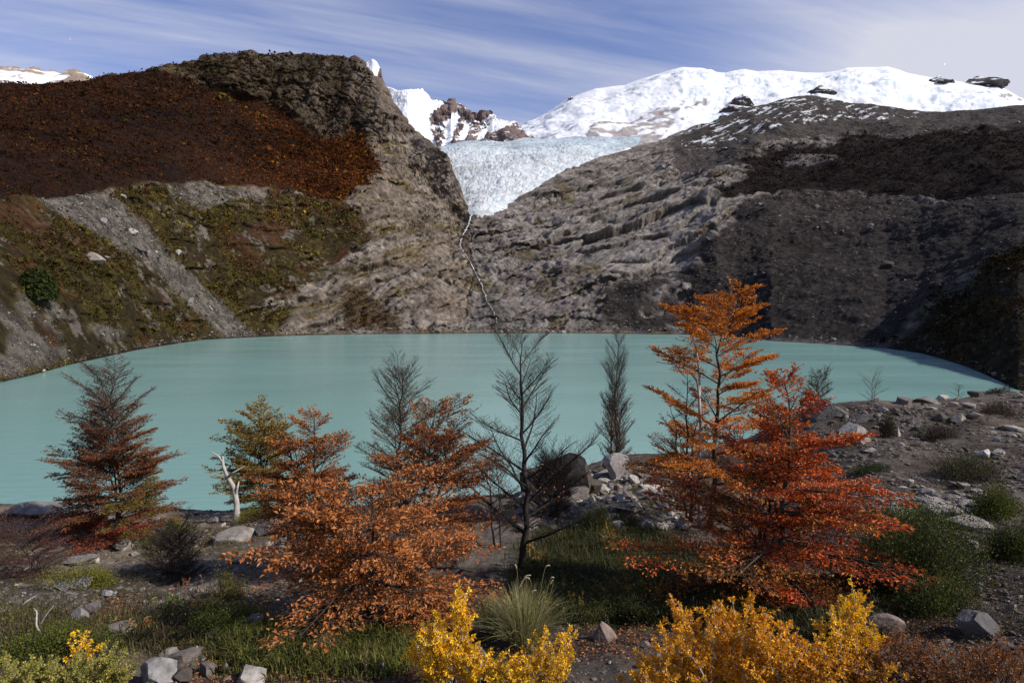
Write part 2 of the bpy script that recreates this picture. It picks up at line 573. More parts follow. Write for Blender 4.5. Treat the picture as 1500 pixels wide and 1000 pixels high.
def build_valley():
    px = PXC
    sy = curve(SHORE_Y, px)
    sd = CAM_Z / -ray(px, sy)[1]
    shore = world(px, sy, sd); shore[:, 2] = 0
    bed = shore.copy(); bed[:, :2] *= 0.93; bed[:, 2] = -2.5
    terr = world(px, curve(TERR_Y, px), curve(TERR_D, px))
    up = world(px, curve(UP_Y, px), curve(UP_D, px))
    ridge = world(px, curve(RIDGE_Y, px), curve(RIDGE_D, px))
    back = ridge.copy(); back[:, :2] *= 1.10; back[:, 2] = ridge[:, 2] * 0.80
    P = loft([bed, shore, terr, up, ridge, back], [6, 230, 270, 130, 16])
    P = blur_rows(P, 12)
    nr, nc, _ = P.shape
    X, Y = project(P)
    rows = np.arange(nr)[:, None] * np.ones(nc)[None]
    # ragged versions of the picture plan of the slopes, for zoning
    w = P * 0.02
    jx = X + 26 * fbm(w * 1.7, 4, 3)
    jy = Y + 14 * fbm(w * 1.9, 4, 5) * 1.2
    nf = fbm(P * 0.09, 4, 9); nfine = fbm(P * 0.35, 3, 19); nbig = fbm(P * 0.018, 4, 21)
    forest = inside(jx, jy, [(-600, 100), (0, 122), (130, 112), (230, 100), (290, 118), (380, 150), (430, 175), (480, 205), (530, 195), (556, 250), (500, 304), (440, 292), (380, 280), (300, 268), (0, 279), (-600, 290)])
    forest2 = inside(X + 6 * nf, Y + 5 * nf, [(-600, 100), (0, 122), (130, 112), (230, 100), (290, 118), (380, 150), (430, 175), (480, 205), (530, 195), (556, 250), (500, 304), (440, 292), (380, 280), (300, 269), (150, 277), (0, 279), (-600, 290)])
    forest = (forest & (jy < 400) & (Y < 310)) & forest2 | forest2 & (nf > -0.15)
    lowveg = inside(jx, jy, [(-600, 280), (0, 280), (300, 270), (390, 284), (500, 305), (545, 330), (540, 380), (500, 410), (440, 440), (405, 480), (380, 495), (0, 565), (-600, 680)])
    scree = inside(X + 10 * nf, Y + 4 * nf, [(56, 281), (90, 279), (168, 279), (205, 330), (262, 390), (320, 440), (378, 496), (335, 499), (285, 455), (215, 385), (140, 335), (80, 300)])
    scree |= inside(X + 10 * nf, Y + 5 * nf, [(235, 276), (300, 269), (380, 285), (385, 292), (330, 300), (300, 312), (280, 300)]) & (nfine > -0.3)
    scree |= inside(X + 18 * nf, Y + 8 * nf, [(-40, 420), (40, 430), (110, 470), (200, 490), (120, 520), (40, 545), (-40, 555)]) & (nf > -0.05)
    moraine = inside(X + 14 * nf + 38 * nbig, Y + 6 * nf + 5 * nbig, [(1095, 300), (1120, 291), (1500, 288), (2100, 275), (2100, 420), (1600, 320), (1500, 360), (1440, 400), (1380, 440), (1330, 480), (1290, 506), (1130, 498), (1090, 450), (1040, 430), (1010, 405), (1030, 365), (1065, 325)])
    moraine |= inside(X + 18 * nf, Y + 10 * nf, [(900, 420), (1010, 400), (1100, 400), (1140, 498), (960, 490), (880, 470)]) & (nf > -0.2)
    rveg = inside(X + 20 * nf, Y + 12 * nf, [(1290, 508), (1330, 480), (1380, 440), (1440, 400), (1500, 360), (1600, 320), (2100, 420), (2100, 720), (1480, 590), (1400, 540)])
    dark = inside(X + 14 * nf + 34 * nbig, Y + 6 * nf, [(1048, 287), (1072, 266), (1086, 244), (1106, 222), (1142, 208), (1190, 212), (1260, 196), (1330, 205), (1400, 190), (1500, 182), (2100, 190), (2100, 276), (1500, 288)])
    topgrav = inside(X + 12 * nf, Y + 5 * nf, [(985, 205), (1100, 152), (1190, 136), (1260, 140), (1400, 150), (1500, 140), (2100, 150), (2100, 200), (1500, 185), (1330, 205), (1200, 200), (1120, 205), (1085, 240), (1030, 255), (990, 250)])
    slab = inside(X + 10 * nf, Y + 6 * nf, [(1130, 236), (1150, 226), (1190, 222), (1232, 226), (1228, 236), (1180, 238)])
    rock_r = inside(X + 10 * nf, Y, [(690, 300), (800, 250), (1000, 180), (1080, 240), (1100, 285), (1090, 330), (1040, 410), (960, 420), (880, 480), (700, 500), (690, 400)])
    F = lambda m: blur2(m.astype(float))
    def blur2(a):
        for _ in range(5):
            a[1:-1] = (a[:-2] + 2 * a[1:-1] + a[2:]) / 4
            a[:, 1:-1] = (a[:, :-2] + 2 * a[:, 1:-1] + a[:, 2:]) / 4
        return a
    soft = F(moraine | scree | rveg | dark | topgrav | forest)
    low = F(lowveg)
    hard = np.clip(1 - soft - 0.45 * low, 0.06, 1)
    # relief: tilted slabs with undercut edges, gullies, blocks
    nrm = grid_normals(P)
    tilt = np.where(X < 690, math.radians(42), math.radians(24))
    tilt = F(tilt * 0 + (X < 690)) * math.radians(50) + (1 - F((X < 690))) * math.radians(33)
    sx = P[..., 0] * -np.sin(tilt) + P[..., 2] * np.cos(tilt) * 1.25 + P[..., 1] * 0.12
    warp = fbm(P * 0.012, 3, 31) * 11
    s1 = (sx + warp) / 17.0
    saw = s1 - np.floor(s1)
    led = fbm(np.stack([np.floor(s1) * 3.1, P[..., 0] * 0.02, P[..., 1] * 0.02], -1), 2, 77)
    s2 = (sx * 0.9 + warp * 1.2) / 5.3
    saw2 = s2 - np.floor(s2)
    prof = lambda s: np.where(s < 0.86, s / 0.86, (1 - s) / 0.14)
    crack = fbm(np.stack([sx * 0.16 + warp * .06, (P[..., 0] + P[..., 2] * .4) * 0.03, P[..., 1] * 0.03], -1), 5, 51, ridged=True)
    along = P[..., 0] * np.cos(tilt) + P[..., 2] * np.sin(tilt) * 1.25 + warp * .4
    L = F((X < 690))
    wa = fbm(P * 0.045, 2, 71); wb = fbm(P * 0.045, 2, 73)
    A1 = slabs(along / (120 - 75 * L) + .16 * wa, (sx + .6 * warp) / (21 - 5 * L) + .22 * wb, 4)
    A2 = slabs(along / (46 - 28 * L) + .2 * wb, (sx + .6 * warp) / (9 - 1. * L) + .25 * wa, 8)
    cid = A1[2]
    A3 = slabs(along / 17 + .25 * wb, (sx + .6 * warp) / 4.6 + .3 * wa, 23)
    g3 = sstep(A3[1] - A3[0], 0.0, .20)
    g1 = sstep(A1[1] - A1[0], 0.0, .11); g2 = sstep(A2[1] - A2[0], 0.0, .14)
    gully = fbm(np.stack([P[..., 0] * 0.03, P[..., 1] * 0.01, P[..., 2] * 0.006], -1), 5, 61, ridged=True)
    cliff = F((Y < 200) & (X < 600) & (X > 280) & ~forest)
    szone = F(inside(jx, jy, [(790, 335), (850, 275), (930, 252), (1000, 262), (1112, 280), (1075, 310), (1030, 345), (1005, 392), (930, 408), (850, 400)]))
    szone = np.maximum(szone, .8 * F(inside(jx, jy, [(380, 480), (480, 400), (560, 330), (600, 350), (560, 440), (470, 490)])))
    amp = (.35 + .6 * sstep(fbm(P * .013, 3, 39), -.3, .4)) * (1 - szone) + 1.25 * szone
    d = hard * amp * ((A1[2] - .5) * 4.0 - A1[4] * 6.5 - A1[3] * 1.0 - 2.0 * (1 - g1) + (A2[2] - .5) * .7 - A2[4] * 1.6 - .6 * (1 - g2) + (A3[2] - .5) * .9 - .5 * (1 - g3)
                + crack * 1.0 + fbm(P * 0.03, 4, 41) * 5.0)
    bl = slabs(P[..., 0] / 22 + .3 * wa, (P[..., 2] + .3 * P[..., 0]) / 16 + .3 * wb, 14)
    d = d * (1 - szone[..., None][..., 0] * .0)
    rib = sstep(fbm(np.stack([sx * .045, along * .010, P[..., 1] * .004], -1), 4, 57) + .12 * nf, .06, .24) * F((X < 690) & (X > 300) & (Y > 285) & ~forest)
    d += rib * 4.5
    for _ in range(2):
        d[1:-1] = (d[:-2] + 2 * d[1:-1] + d[2:]) / 4
    d += cliff * (gully * 8 + (bl[2] - .5) * 5 - 3 * (1 - sstep(bl[1] - bl[0], 0, .2)) + 3 * fbm(P * .06, 4, 43, ridged=True))
    d += (1 - hard) * (nfine * 0.55 + nf * 1.0 + nbig * 3.0)
    d += F(moraine) * (gully * 1.2 + nfine * 0.5)
    big = nbig * 7 * np.clip(Y < 470, 0, 1)
    edge = sstep(rows, 5, 20) * (1 - 0.6 * sstep(rows, 540, 636))
    d = (d + big) * edge * np.clip(P[..., 1] / 420, 0.25, 1.25)
    dirn = norm(nrm + np.array((0, -.55, -.35)) * hard[..., None])
    Q = P + dirn * d[..., None]
    n2 = grid_normals(Q)
    d2 = hard * (1.25 - .95 * szone) * (fbm(Q * .07, 5, 46) * 3.2 + fbm(Q * .16, 4, 47, ridged=True) * 1.5 + fbm(Q * .4, 3, 48) * .7 + fbm(np.stack([Q[..., 0] * .08, Q[..., 1] * .08, Q[..., 2] * .3], -1), 4, 49) * 1.2)
    Q = Q + n2 * (d2 * edge * np.clip(P[..., 1] / 420, 0.25, 1.25))[..., None]
    t2 = fbm(Q * .2, 3, 83)
    Q[..., 2] = np.where(rows <= 5, P[..., 2], np.maximum(Q[..., 2], -1.0))
    # a small dip of the strand, then colour
    n2 = grid_normals(Q)
    steep = 1 - n2[..., 2]
    tone = fbm(Q * 0.05, 5, 81)
    C = lerp((0.080, 0.062, 0.048), (0.185, 0.152, 0.124), sstep(tone * .7 + t2 * .5, -.5, .5))
    Cr = lerp((0.080, 0.068, 0.060), (0.185, 0.163, 0.148), sstep(tone * .7 + t2 * .5 + (saw - .5) * .4, -.5, .5))
    C = lerp(C, Cr, F(X > 690))
    C = lerp(C, (0.20, 0.182, 0.17), szone * (X > 690) * .45)
    C = C * (0.58 + .26 * A1[2] + .18 * A2[2] + .24 * A3[2])[..., None] * (.78 + .22 * g1 * (.62 + .38 * g2) * (.66 + .34 * g3))[..., None]  # slab joints drawn darker than the slab faces through g1-g3
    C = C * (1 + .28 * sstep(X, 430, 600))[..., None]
    # lichen, turf on ledges
    turf = (-.35 * rib + fbm(P * 0.035, 5, 91) + 0.6 * t2 - 1.0 * (steep - .35) - 0.0015 * np.clip(X - 450, 0, 400) + .10)
    tc = lerp((0.060, 0.048, 0.016), (0.105, 0.075, 0.014), sstep(nfine, -.3, .4))
    tm = sstep(turf, 0.06, 0.26) * (X < 720) * .85
    C = lerp(C, tc, tm)
    rt = sstep(fbm(P * 0.03, 4, 93) + .5 * t2, .32, .5) * (X >= 720) * (X < 1120) * .7
    C = lerp(C, (0.075, 0.056, 0.022), rt)
    C = lerp(C, lerp((0.12, 0.10, 0.085), (0.235, 0.205, 0.18), sstep(t2 + .5 * nfine, -.5, .5)), rib * .75)
    # reddish scrub pockets on the lower rock
    pocket = inside(X + 10 * nf, Y + 10 * nf, [(505, 420), (530, 415), (550, 440), (590, 470), (580, 488), (500, 480)]) | inside(X + 8 * nf, Y + 8 * nf, [(380, 420), (420, 400), (440, 430), (400, 450)])
    C = lerp(C, (0.05, 0.03, 0.014), F(pocket) * .8)
    cl = lerp((0.045, 0.034, 0.026), (0.15, 0.12, 0.096), sstep(gully + .6 * t2, -.2, .75))
    C = lerp(C, cl, cliff * .8)
    brow = F((X < 545) & (Y < 215)) * sstep(fbm(P * .03, 4, 95) + .4 * t2 + .0024 * (470 - X) - .5 * (steep - .4), -.25, .2)
    C = lerp(C, lerp((0.034, 0.026, 0.018), (0.072, 0.054, 0.030), sstep(nf, -.4, .4)), brow * .9)
    lv = lerp((0.026, 0.019, 0.009), (0.060, 0.046, 0.014), sstep(nf + .5 * nfine, -.4, .5))
    lv = lerp(lv, (0.13, 0.112, 0.098), sstep(fbm(P * .11, 4, 97) + .6 * nfine, .28, .45) * .8)
    lv = lerp(lv, (0.055, 0.022, 0.012), sstep(fbm(P * .05, 4, 98), .15, .4) * .7)
    C = lerp(C, lv, low * (1 - .85 * rib))
    fmix = np.clip(.5 + .75 * fbm(P * .012, 4, 5) + .3 * nf + .25 * sstep(X, 250, 520), 0, 1)
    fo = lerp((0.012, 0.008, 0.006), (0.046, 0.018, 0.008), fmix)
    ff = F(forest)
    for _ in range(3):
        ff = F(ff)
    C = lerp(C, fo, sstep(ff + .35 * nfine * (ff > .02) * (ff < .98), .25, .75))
    sc = lerp((0.060, 0.052, 0.044), (0.115, 0.101, 0.087), sstep(nfine + .4 * nf, -.5, .5))
    C = lerp(C, sc, F(scree))
    mo = lerp((0.026, 0.0215, 0.019), (0.050, 0.042, 0.037), sstep(nfine + .6 * gully - .3, -.6, .5))
    stones = worley(P * np.array((.42, .42, .42)), 9)
    mo = np.where(((stones[2] > .86) & (stones[0] < .38))[..., None], mo * 2.2, mo)
    C = lerp(C, mo, F(moraine))
    rv = lerp((0.022, 0.018, 0.012), (0.046, 0.034, 0.014), sstep(nf + .5 * nfine, -.4, .4))
    rv = np.where(((stones[2] > .8) & (stones[0] < .4))[..., None], (0.10, 0.092, 0.085), rv)
    C = lerp(C, rv, F(rveg))
    tg = lerp((0.045, 0.038, 0.034), (0.085, 0.073, 0.065), sstep(nfine + .5 * nf, -.5, .5))
    snowp = sstep(fbm(np.stack([P[..., 0] * .05, P[..., 1] * .02, sx * .2], -1), 4, 55) + .3 * nfine, .26, .33) * inside(X, Y + 6 * nf, [(990, 200), (1100, 150), (1190, 132), (1300, 145), (1380, 160), (1330, 172), (1200, 178), (1080, 205), (1010, 225)])
    C = lerp(C, tg, F(topgrav))
    dk = lerp((0.0125, 0.009, 0.008), (0.021, 0.0145, 0.0125), sstep(nf + .5 * nfine, -.4, .5))
    C = lerp(C, dk, F(dark))
    C = lerp(C, (0.17, 0.15, 0.145), F(slab) * .9)
    line = np.exp(-((Y - curve(TERR_Y, PXC)[None] - 2) / 2.0) ** 2) * (X > 1110)
    C = lerp(C, (0.075, 0.06, 0.05), line * .5)
    C = lerp(C, (0.78, 0.80, 0.82), snowp * .9)
    # pale strand line and gravel fan where the stream reaches the lake
    fan = inside(X + 8 * nf, Y + 3 * nf, [(700, 440), (725, 430), (760, 470), (830, 486), (1000, 488), (640, 488), (690, 470)])
    C = lerp(C, (0.15, 0.14, 0.13), F(fan) * .6)
    strand = np.exp(-((Q[..., 2] - 0.8) / 1.0) ** 2) * (X > 620) * (X < 1060)
    C = lerp(C, (0.16, 0.10, 0.035), strand * .6 * sstep(nf, -.3, .2))
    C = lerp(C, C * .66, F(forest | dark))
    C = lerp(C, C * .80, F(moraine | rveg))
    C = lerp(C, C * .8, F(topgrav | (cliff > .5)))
    sp = np.array([(691, 312), (682, 338), (675, 355), (688, 382), (698, 404), (708, 424), (720, 452), (735, 486)], float)
    dl = np.full(X.shape, 99.0)
    for (x1, y1), (x2, y2) in zip(sp[:-1], sp[1:]):
        tt = np.clip(((X - x1) * (x2 - x1) + (Y - y1) * (y2 - y1)) / ((x2 - x1) ** 2 + (y2 - y1) ** 2), 0, 1)
        dl = np.minimum(dl, np.hypot(X - x1 - tt * (x2 - x1), (Y - y1 - tt * (y2 - y1))))
    C = C * (1 - .5 * sstep(dl + 4 * nf, 9, 3))[..., None]          # rock wetted by the stream
    wet = sstep(Q[..., 2], 0.9, 0.1)
    C = C * (1 - .55 * wet)[..., None] * np.clip(1 + .35 * fbm(Q * .5, 3, 99) + .2 * nfine, .5, 1.6)[..., None]
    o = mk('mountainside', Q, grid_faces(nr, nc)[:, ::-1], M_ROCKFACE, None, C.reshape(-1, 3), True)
    tag(o, kind='structure')
    return dict(topgrav=topgrav, P=Q, X=X, Y=Y, n=n2, forest=forest, lowveg=lowveg & ~scree & ~forest, dark=dark, rveg=rveg, moraine=moraine, scree=scree, turf=tm > .4, nf=nf, nbig=nbig, nfine=nfine, obj=o, rows=rows, pocket=pocket)


VAL = build_valley()


def bvh_of(P):
    nr, nc, _ = P.shape
    return BVHTree.FromPolygons([tuple(v) for v in P.reshape(-1, 3)], grid_faces(nr, nc).tolist())


VAL_BVH = bvh_of(VAL['P'])


def hit(bvh, px, py):
    dx, dz = ray(px, py)
    d = Vector((float(dx), 1.0, float(dz))).normalized()
    loc, nn, idx, dist = bvh.ray_cast(Vector((0, 0, CAM_Z)), d, 20000)
    return None if loc is None else np.array(loc)


def build_glacier():
    rows = [(320, 676, 712, 596), (312, 676, 722, 604), (303, 674, 752, 640), (286, 668, 784, 690), (268, 660, 806, 745), (252, 652, 842, 805), (238, 646, 880, 880), (226, 640, 900, 975), (221, 630, 912, 1075), (217, 620, 930, 1180), (214, 610, 938, 1300), (212, 600, 942, 1420)]
    rows = np.array(rows, float)
    nr, nc = 260, 330
    t = np.linspace(0, len(rows) - 1, nr)
    k = np.arange(len(rows))
    y = np.interp(t, k, rows[:, 0]); l = np.interp(t, k, rows[:, 1]); r = np.interp(t, k, rows[:, 2]); d = np.interp(t, k, rows[:, 3])
    s = np.linspace(0, 1, nc)
    px = l[:, None] + (r - l)[:, None] * s[None]
    P = world(px, np.broadcast_to(y[:, None], px.shape), np.broadcast_to(d[:, None], px.shape)).copy()
    cross = (s * 2 - 1) ** 2
    P[..., 2] += 9 * (1 - cross)[None] - 5 + (s[None] - .35) * 26 * sstep(t, 6, 11)[:, None] + 17 * fbm(P * .009, 3, 44) * sstep(t, 3, 8)[:, None]
    a = fbm(P * np.array((.03, .06, .06)), 6, 3, ridged=True, gain=.6)
    w = worley(np.stack([P[..., 0] * .09, P[..., 1] * .13, P[..., 2] * .03], -1) + .4 * fbm(P * .04, 3, 8)[..., None], 6)
    ser = sstep(w[1] - w[0], 0.02, .25)
    cre = fbm(np.stack([P[..., 0] * .012 + .3 * fbm(P * .02, 2, 4), P[..., 1] * .045, P[..., 2] * .07], -1), 4, 66, ridged=True)
    ser = ser * sstep(cre, -.75, -.3)
    z = a * 2.6 + (w[2] - .5) * 2.6 + ser * 1.5 + cre * 4.5 + fbm(P * .14, 4, 12) * 2.8
    f = sstep(t, 0.0, 1.0)[:, None]
    P[..., 2] += z * (.35 + .65 * f) * (1 - .5 * sstep(t, 6, 11))[:, None]
    P[..., 1] += z * .5
    P[0, :, 2] -= 35
    v = sstep(a * .5 + .5 * fbm(P * .1, 4, 17), -.3, .5)
    C = lerp((0.68, 0.73, 0.755), (0.85, 0.865, 0.87), v)
    C = lerp((0.46, 0.60, 0.67), C, .45 + .55 * ser)
    dirt = sstep(fbm(P * np.array((.02, .03, .08)), 5, 23, gain=.65), -.05, .5) * .55
    C = lerp(C, (0.42, 0.42, 0.40), dirt)
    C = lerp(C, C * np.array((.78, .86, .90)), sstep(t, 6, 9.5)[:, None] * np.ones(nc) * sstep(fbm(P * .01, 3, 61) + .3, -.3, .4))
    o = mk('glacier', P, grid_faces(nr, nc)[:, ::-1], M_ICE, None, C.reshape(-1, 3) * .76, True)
    tag(o, kind='structure')


build_glacier()


def build_peaks():
    # the ragged peak left of the glacier
    sky = [(500, 140), (520, 118), (533, 100), (537, 92), (546, 87), (551, 91), (555, 103), (561, 118), (566, 127), (575, 130), (582, 133), (600, 132), (612, 130), (618, 131), (626, 140), (632, 146), (645, 149), (655, 152), (661, 150),
           (664, 158), (675, 161), (685, 165), (693, 168), (701, 171), (707, 165), (716, 162), (722, 164), (724, 174), (733, 176), (744, 178), (752, 184), (757, 190), (764, 200), (775, 208), (800, 222)]
    px = np.linspace(500, 800, 420)
    jag = np.stack([px * .22, px * 0, px * 0], -1)
    sk = curve(sky, px) - 3.2 * fbm(jag, 4, 3, gain=.65, ridged=True) * sstep(px, 560, 625)
    top = world(px, sk, 1700 + 60 * np.sin(px * .05))
    mid = world(px, curve(sky, px) * .45 + 222 * .55, 1560 + 50 * np.sin(px * .08 + 1))
    base = world(px, np.full_like(px, 226), np.full_like(px, 1330))
    back = top.copy(); back[:, 1] *= 1.12; back[:, 2] *= .75
    P = loft([base, mid, top, back], [70, 80, 12])
    X, Y = project(P)
    n = grid_normals(P)
    nr, nc, _ = P.shape
    rows = np.arange(nr)[:, None]
    r1 = fbm(np.stack([(P[..., 0] + .5 * P[..., 2]) * .016, P[..., 1] * .008, P[..., 2] * .009], -1), 6, 5, ridged=True)
    r2 = fbm(P * .03, 5, 7, ridged=True)
    snowz = inside(X + 5 * r2, Y + 4 * r1, [(560, 126), (580, 130), (615, 128), (640, 150), (660, 160), (640, 168), (628, 176), (634, 196), (646, 230), (560, 230)])
    snowz |= inside(X + 4 * r2, Y + 3 * r1, [(662, 166), (674, 168), (670, 198), (662, 222), (648, 228), (655, 190)])
    snowz |= inside(X + 4 * r2, Y + 3 * r1, [(684, 176), (690, 186), (682, 214), (670, 218), (676, 194)])
    snowz |= inside(X + 5 * r2, Y + 3 * r1, [(722, 176), (748, 182), (730, 192), (714, 204), (698, 216), (704, 196)])
    snowz |= inside(X + 2 * r2, Y + 2 * r1, [(520, 112), (532, 82), (553, 80), (556, 100), (552, 114)])
    amp = np.where(snowz, .25, 1.0)
    for _ in range(3):
        amp[1:-1] = (amp[:-2] + 2 * amp[1:-1] + amp[2:]) / 4
        amp[:, 1:-1] = (amp[:, :-2] + 2 * amp[:, 1:-1] + amp[:, 2:]) / 4
    d = (r1 * 16 + r2 * 11 + fbm(P * .1, 3, 9) * 4) * amp
    P = P + n * d[..., None] * np.where(rows > 148, .45, 1)[..., None]
    n = grid_normals(P)
    ledge = sstep(fbm(np.stack([P[..., 0] * .012, P[..., 1] * .012, (P[..., 2] - .4 * P[..., 0]) * .05], -1), 4, 15) + .6 * (n[..., 2] - .62), .24, .32)
    C = lerp((0.060, 0.042, 0.042), (0.125, 0.09, 0.082), sstep(r2, -.2, .6))
    C = lerp(C, (0.84, 0.85, 0.88), ledge * .95)
    C = np.where(snowz[..., None], np.array((0.72, 0.735, 0.76)) * (1 - .05 * np.abs(r2))[..., None], C)
    o = mk('snow_mountain', P, grid_faces(nr, nc)[:, ::-1], M_SNOW, None, C.reshape(-1, 3), True)
    tag(o, kind='structure')

    # the ice cap at right
    sky = [(700, 222), (740, 208), (757, 194), (764, 186), (772, 180), (790, 171), (800, 166), (815, 156), (832, 146), (845, 140), (860, 134), (872, 130), (895, 127), (915, 125), (930, 120), (950, 113), (975, 106), (990, 102), (1000, 100), (1030, 100),
           (1048, 104), (1062, 106), (1075, 103), (1090, 102), (1110, 106), (1140, 104), (1175, 106), (1205, 106), (1225, 103), (1240, 99), (1260, 98), (1285, 99), (1300, 98), (1318, 103), (1330, 108), (1345, 112), (1362, 115), (1400, 119), (1440, 123), (1462, 126), (1480, 134), (1492, 141), (1505, 148), (1600, 170), (1800, 200)]
    px = np.linspace(700, 1700, 760)
    sk = curve(sky, px)
    top = world(px, sk, 2300 + 0 * px)
    m2 = world(px, sk + (215 - sk) * .3, 2020 + 0 * px)
    mid = world(px, sk + (222 - sk) * .68, 1740 + 60 * np.sin(px * .02))
    base = world(px, np.full_like(px, 226), np.full_like(px, 1450))
    back = top.copy(); back[:, 1] *= 1.2; back[:, 2] *= .9
    P = loft([base, mid, m2, top, back], [70, 60, 60, 10])
    X, Y = project(P)
    nr, nc, _ = P.shape
    rows = np.arange(nr)[:, None]
    n = grid_normals(P)
    dip = (P[..., 2] - .55 * P[..., 0] * .5)
    icef = inside(X, Y, [(985, 108), (1060, 108), (1120, 104), (1300, 100), (1500, 135), (1500, 170), (1250, 160), (1100, 150), (1060, 185), (980, 195), (1000, 150)]).astype(float)
    for _ in range(8):
        icef[1:-1] = (icef[:-2] + 2 * icef[1:-1] + icef[2:]) / 4
        icef[:, 1:-1] = (icef[:, :-2] + 2 * icef[:, 1:-1] + icef[:, 2:]) / 4
    soft = fbm(P * .006, 5, 5)
    st = fbm(np.stack([P[..., 0] * .006, P[..., 1] * .012, P[..., 2] * .03], -1), 5, 7, ridged=True)
    w = worley(np.stack([P[..., 0] * .012, P[..., 1] * .02, P[..., 2] * .035], -1) + .5 * fbm(P * .02, 3, 2)[..., None], 5)
    d = soft * 34 + icef * (st * 11 + (w[2] - .5) * 3) + fbm(np.stack([P[..., 0] * .004, P[..., 1] * .01, P[..., 2] * .022], -1), 5, 31, ridged=True) * 8 + fbm(P * .05, 4, 6) * 1.5
    d = d * (1 - .8 * sstep(rows, 160, 192))
    P = P + n * d[..., None]
    n = grid_normals(P)
    C = np.full(P.shape, (0.70, 0.715, 0.74))
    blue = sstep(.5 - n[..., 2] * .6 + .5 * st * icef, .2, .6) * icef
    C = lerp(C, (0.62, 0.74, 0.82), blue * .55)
    rockz = inside(X + 8 * st, Y + 5 * soft, [(858, 214), (872, 190), (905, 178), (940, 172), (985, 160), (1000, 168), (985, 190), (968, 210), (930, 214)])
    strips = fbm(np.stack([P[..., 0] * .006, P[..., 1] * .006, dip * .045], -1), 5, 25, gain=.7) + .5 * fbm(P * .035, 4, 26)
    rk = rockz * sstep(strips, -.22, .1)
    for X0 in ([(990, 178), (1022, 150), (1040, 146), (1030, 160), (1000, 186)],):
        rk = np.maximum(rk, inside(X + 6 * st, Y, X0) * sstep(strips, -.1, .1))
    rk = np.maximum(rk, inside(X + 6 * st, Y + 3 * soft, [(756, 196), (765, 184), (768, 190), (763, 206)]) * 1.0)
    rk = np.maximum(rk, inside(X, Y + 3 * soft, [(1420, 138), (1500, 140), (1520, 156), (1450, 152)]) * sstep(strips, .0, .1))
    rc = lerp((0.13, 0.10, 0.095), (0.24, 0.20, 0.185), sstep(strips, -.2, .5))
    C = lerp(C, rc, rk * .85)
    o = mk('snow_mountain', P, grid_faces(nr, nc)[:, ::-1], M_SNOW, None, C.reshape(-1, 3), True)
    tag(o, kind='structure')

    dome = P

    # the low brown ridge with snow patches beyond the left shoulder
    sky = [(-300, 100), (-60, 96), (0, 99), (30, 101), (55, 103), (75, 107), (90, 106), (112, 105), (125, 110), (140, 116), (220, 140)]
    px = np.linspace(-300, 220, 260)
    top = world(px, curve(sky, px), np.full_like(px, 1500)); base = world(px, np.full_like(px, 150), np.full_like(px, 1200))
    back = top.copy(); back[:, 1] *= 1.1; back[:, 2] *= .8
    P = loft([base, top, back], [60, 8])
    n = grid_normals(P)
    r = fbm(P * .02, 5, 5, ridged=True)
    P = P + n * (r * 12)[..., None]
    X, Y = project(P)
    C = lerp((0.15, 0.105, 0.07), (0.26, 0.20, 0.15), sstep(r, -.3, .6))
    s = sstep(fbm(P * np.array((.008, .008, .03)), 4, 8) + .02 * (Y - 110), .05, .2)
    C = lerp(C, (0.84, 0.85, 0.88), s)
    nr, nc, _ = P.shape
    tag(mk('far_ridge', P, grid_faces(nr, nc)[:, ::-1], M_SNOW, None, C.reshape(-1, 3), True), kind='structure')
    return dome


DOME = build_peaks()



# ------------------------------------------------------------------ stones
def ico(sub):
    import bmesh
    bm = bmesh.new()
    bmesh.ops.create_icosphere(bm, subdivisions=sub, radius=1)
    V = np.array([v.co[:] for v in bm.verts]); Fx = np.array([[v.index for v in f.verts] for f in bm.faces])
    bm.free()
    return V, Fx


ICO4, ICO3, ICO2, ICO1 = ico(5), ico(4), ico(3), ico(1)


def rock_shape(seed, size, cuts=14, sub=None, rough=.05, peak=0.0, ang=0.0):
    """an angular boulder: a ball cut by planes, then weathered"""
    rng = np.random.default_rng(seed)
    V, Fx = sub or ICO4
    V = V.copy()
    for _ in range(cuts):
        n = norm(rng.normal(size=3))
        d = rng.uniform(.42 - ang, .82 - 1.3 * ang)
        t = np.maximum(V @ n - d, 0)
        V -= t[:, None] * n * .96
    if peak:
        V[:, 0] *= 1 - peak * np.clip(V[:, 2], 0, 1); V[:, 1] *= 1 - peak * np.clip(V[:, 2], 0, 1)
    o = rng.uniform(0, 50, 3)
    V = V * (1 + rough * fbm(V * 2.2 + o, 4, seed)[:, None] + rough * .5 * fbm(V * 7 + o, 3, seed + 1, ridged=True)[:, None])
    lo, hi = V.min(0), V.max(0)
    V = (V - (lo + hi) / 2) / (hi - lo) * 2
    V = V * np.asarray(size) / 2
    return V, Fx




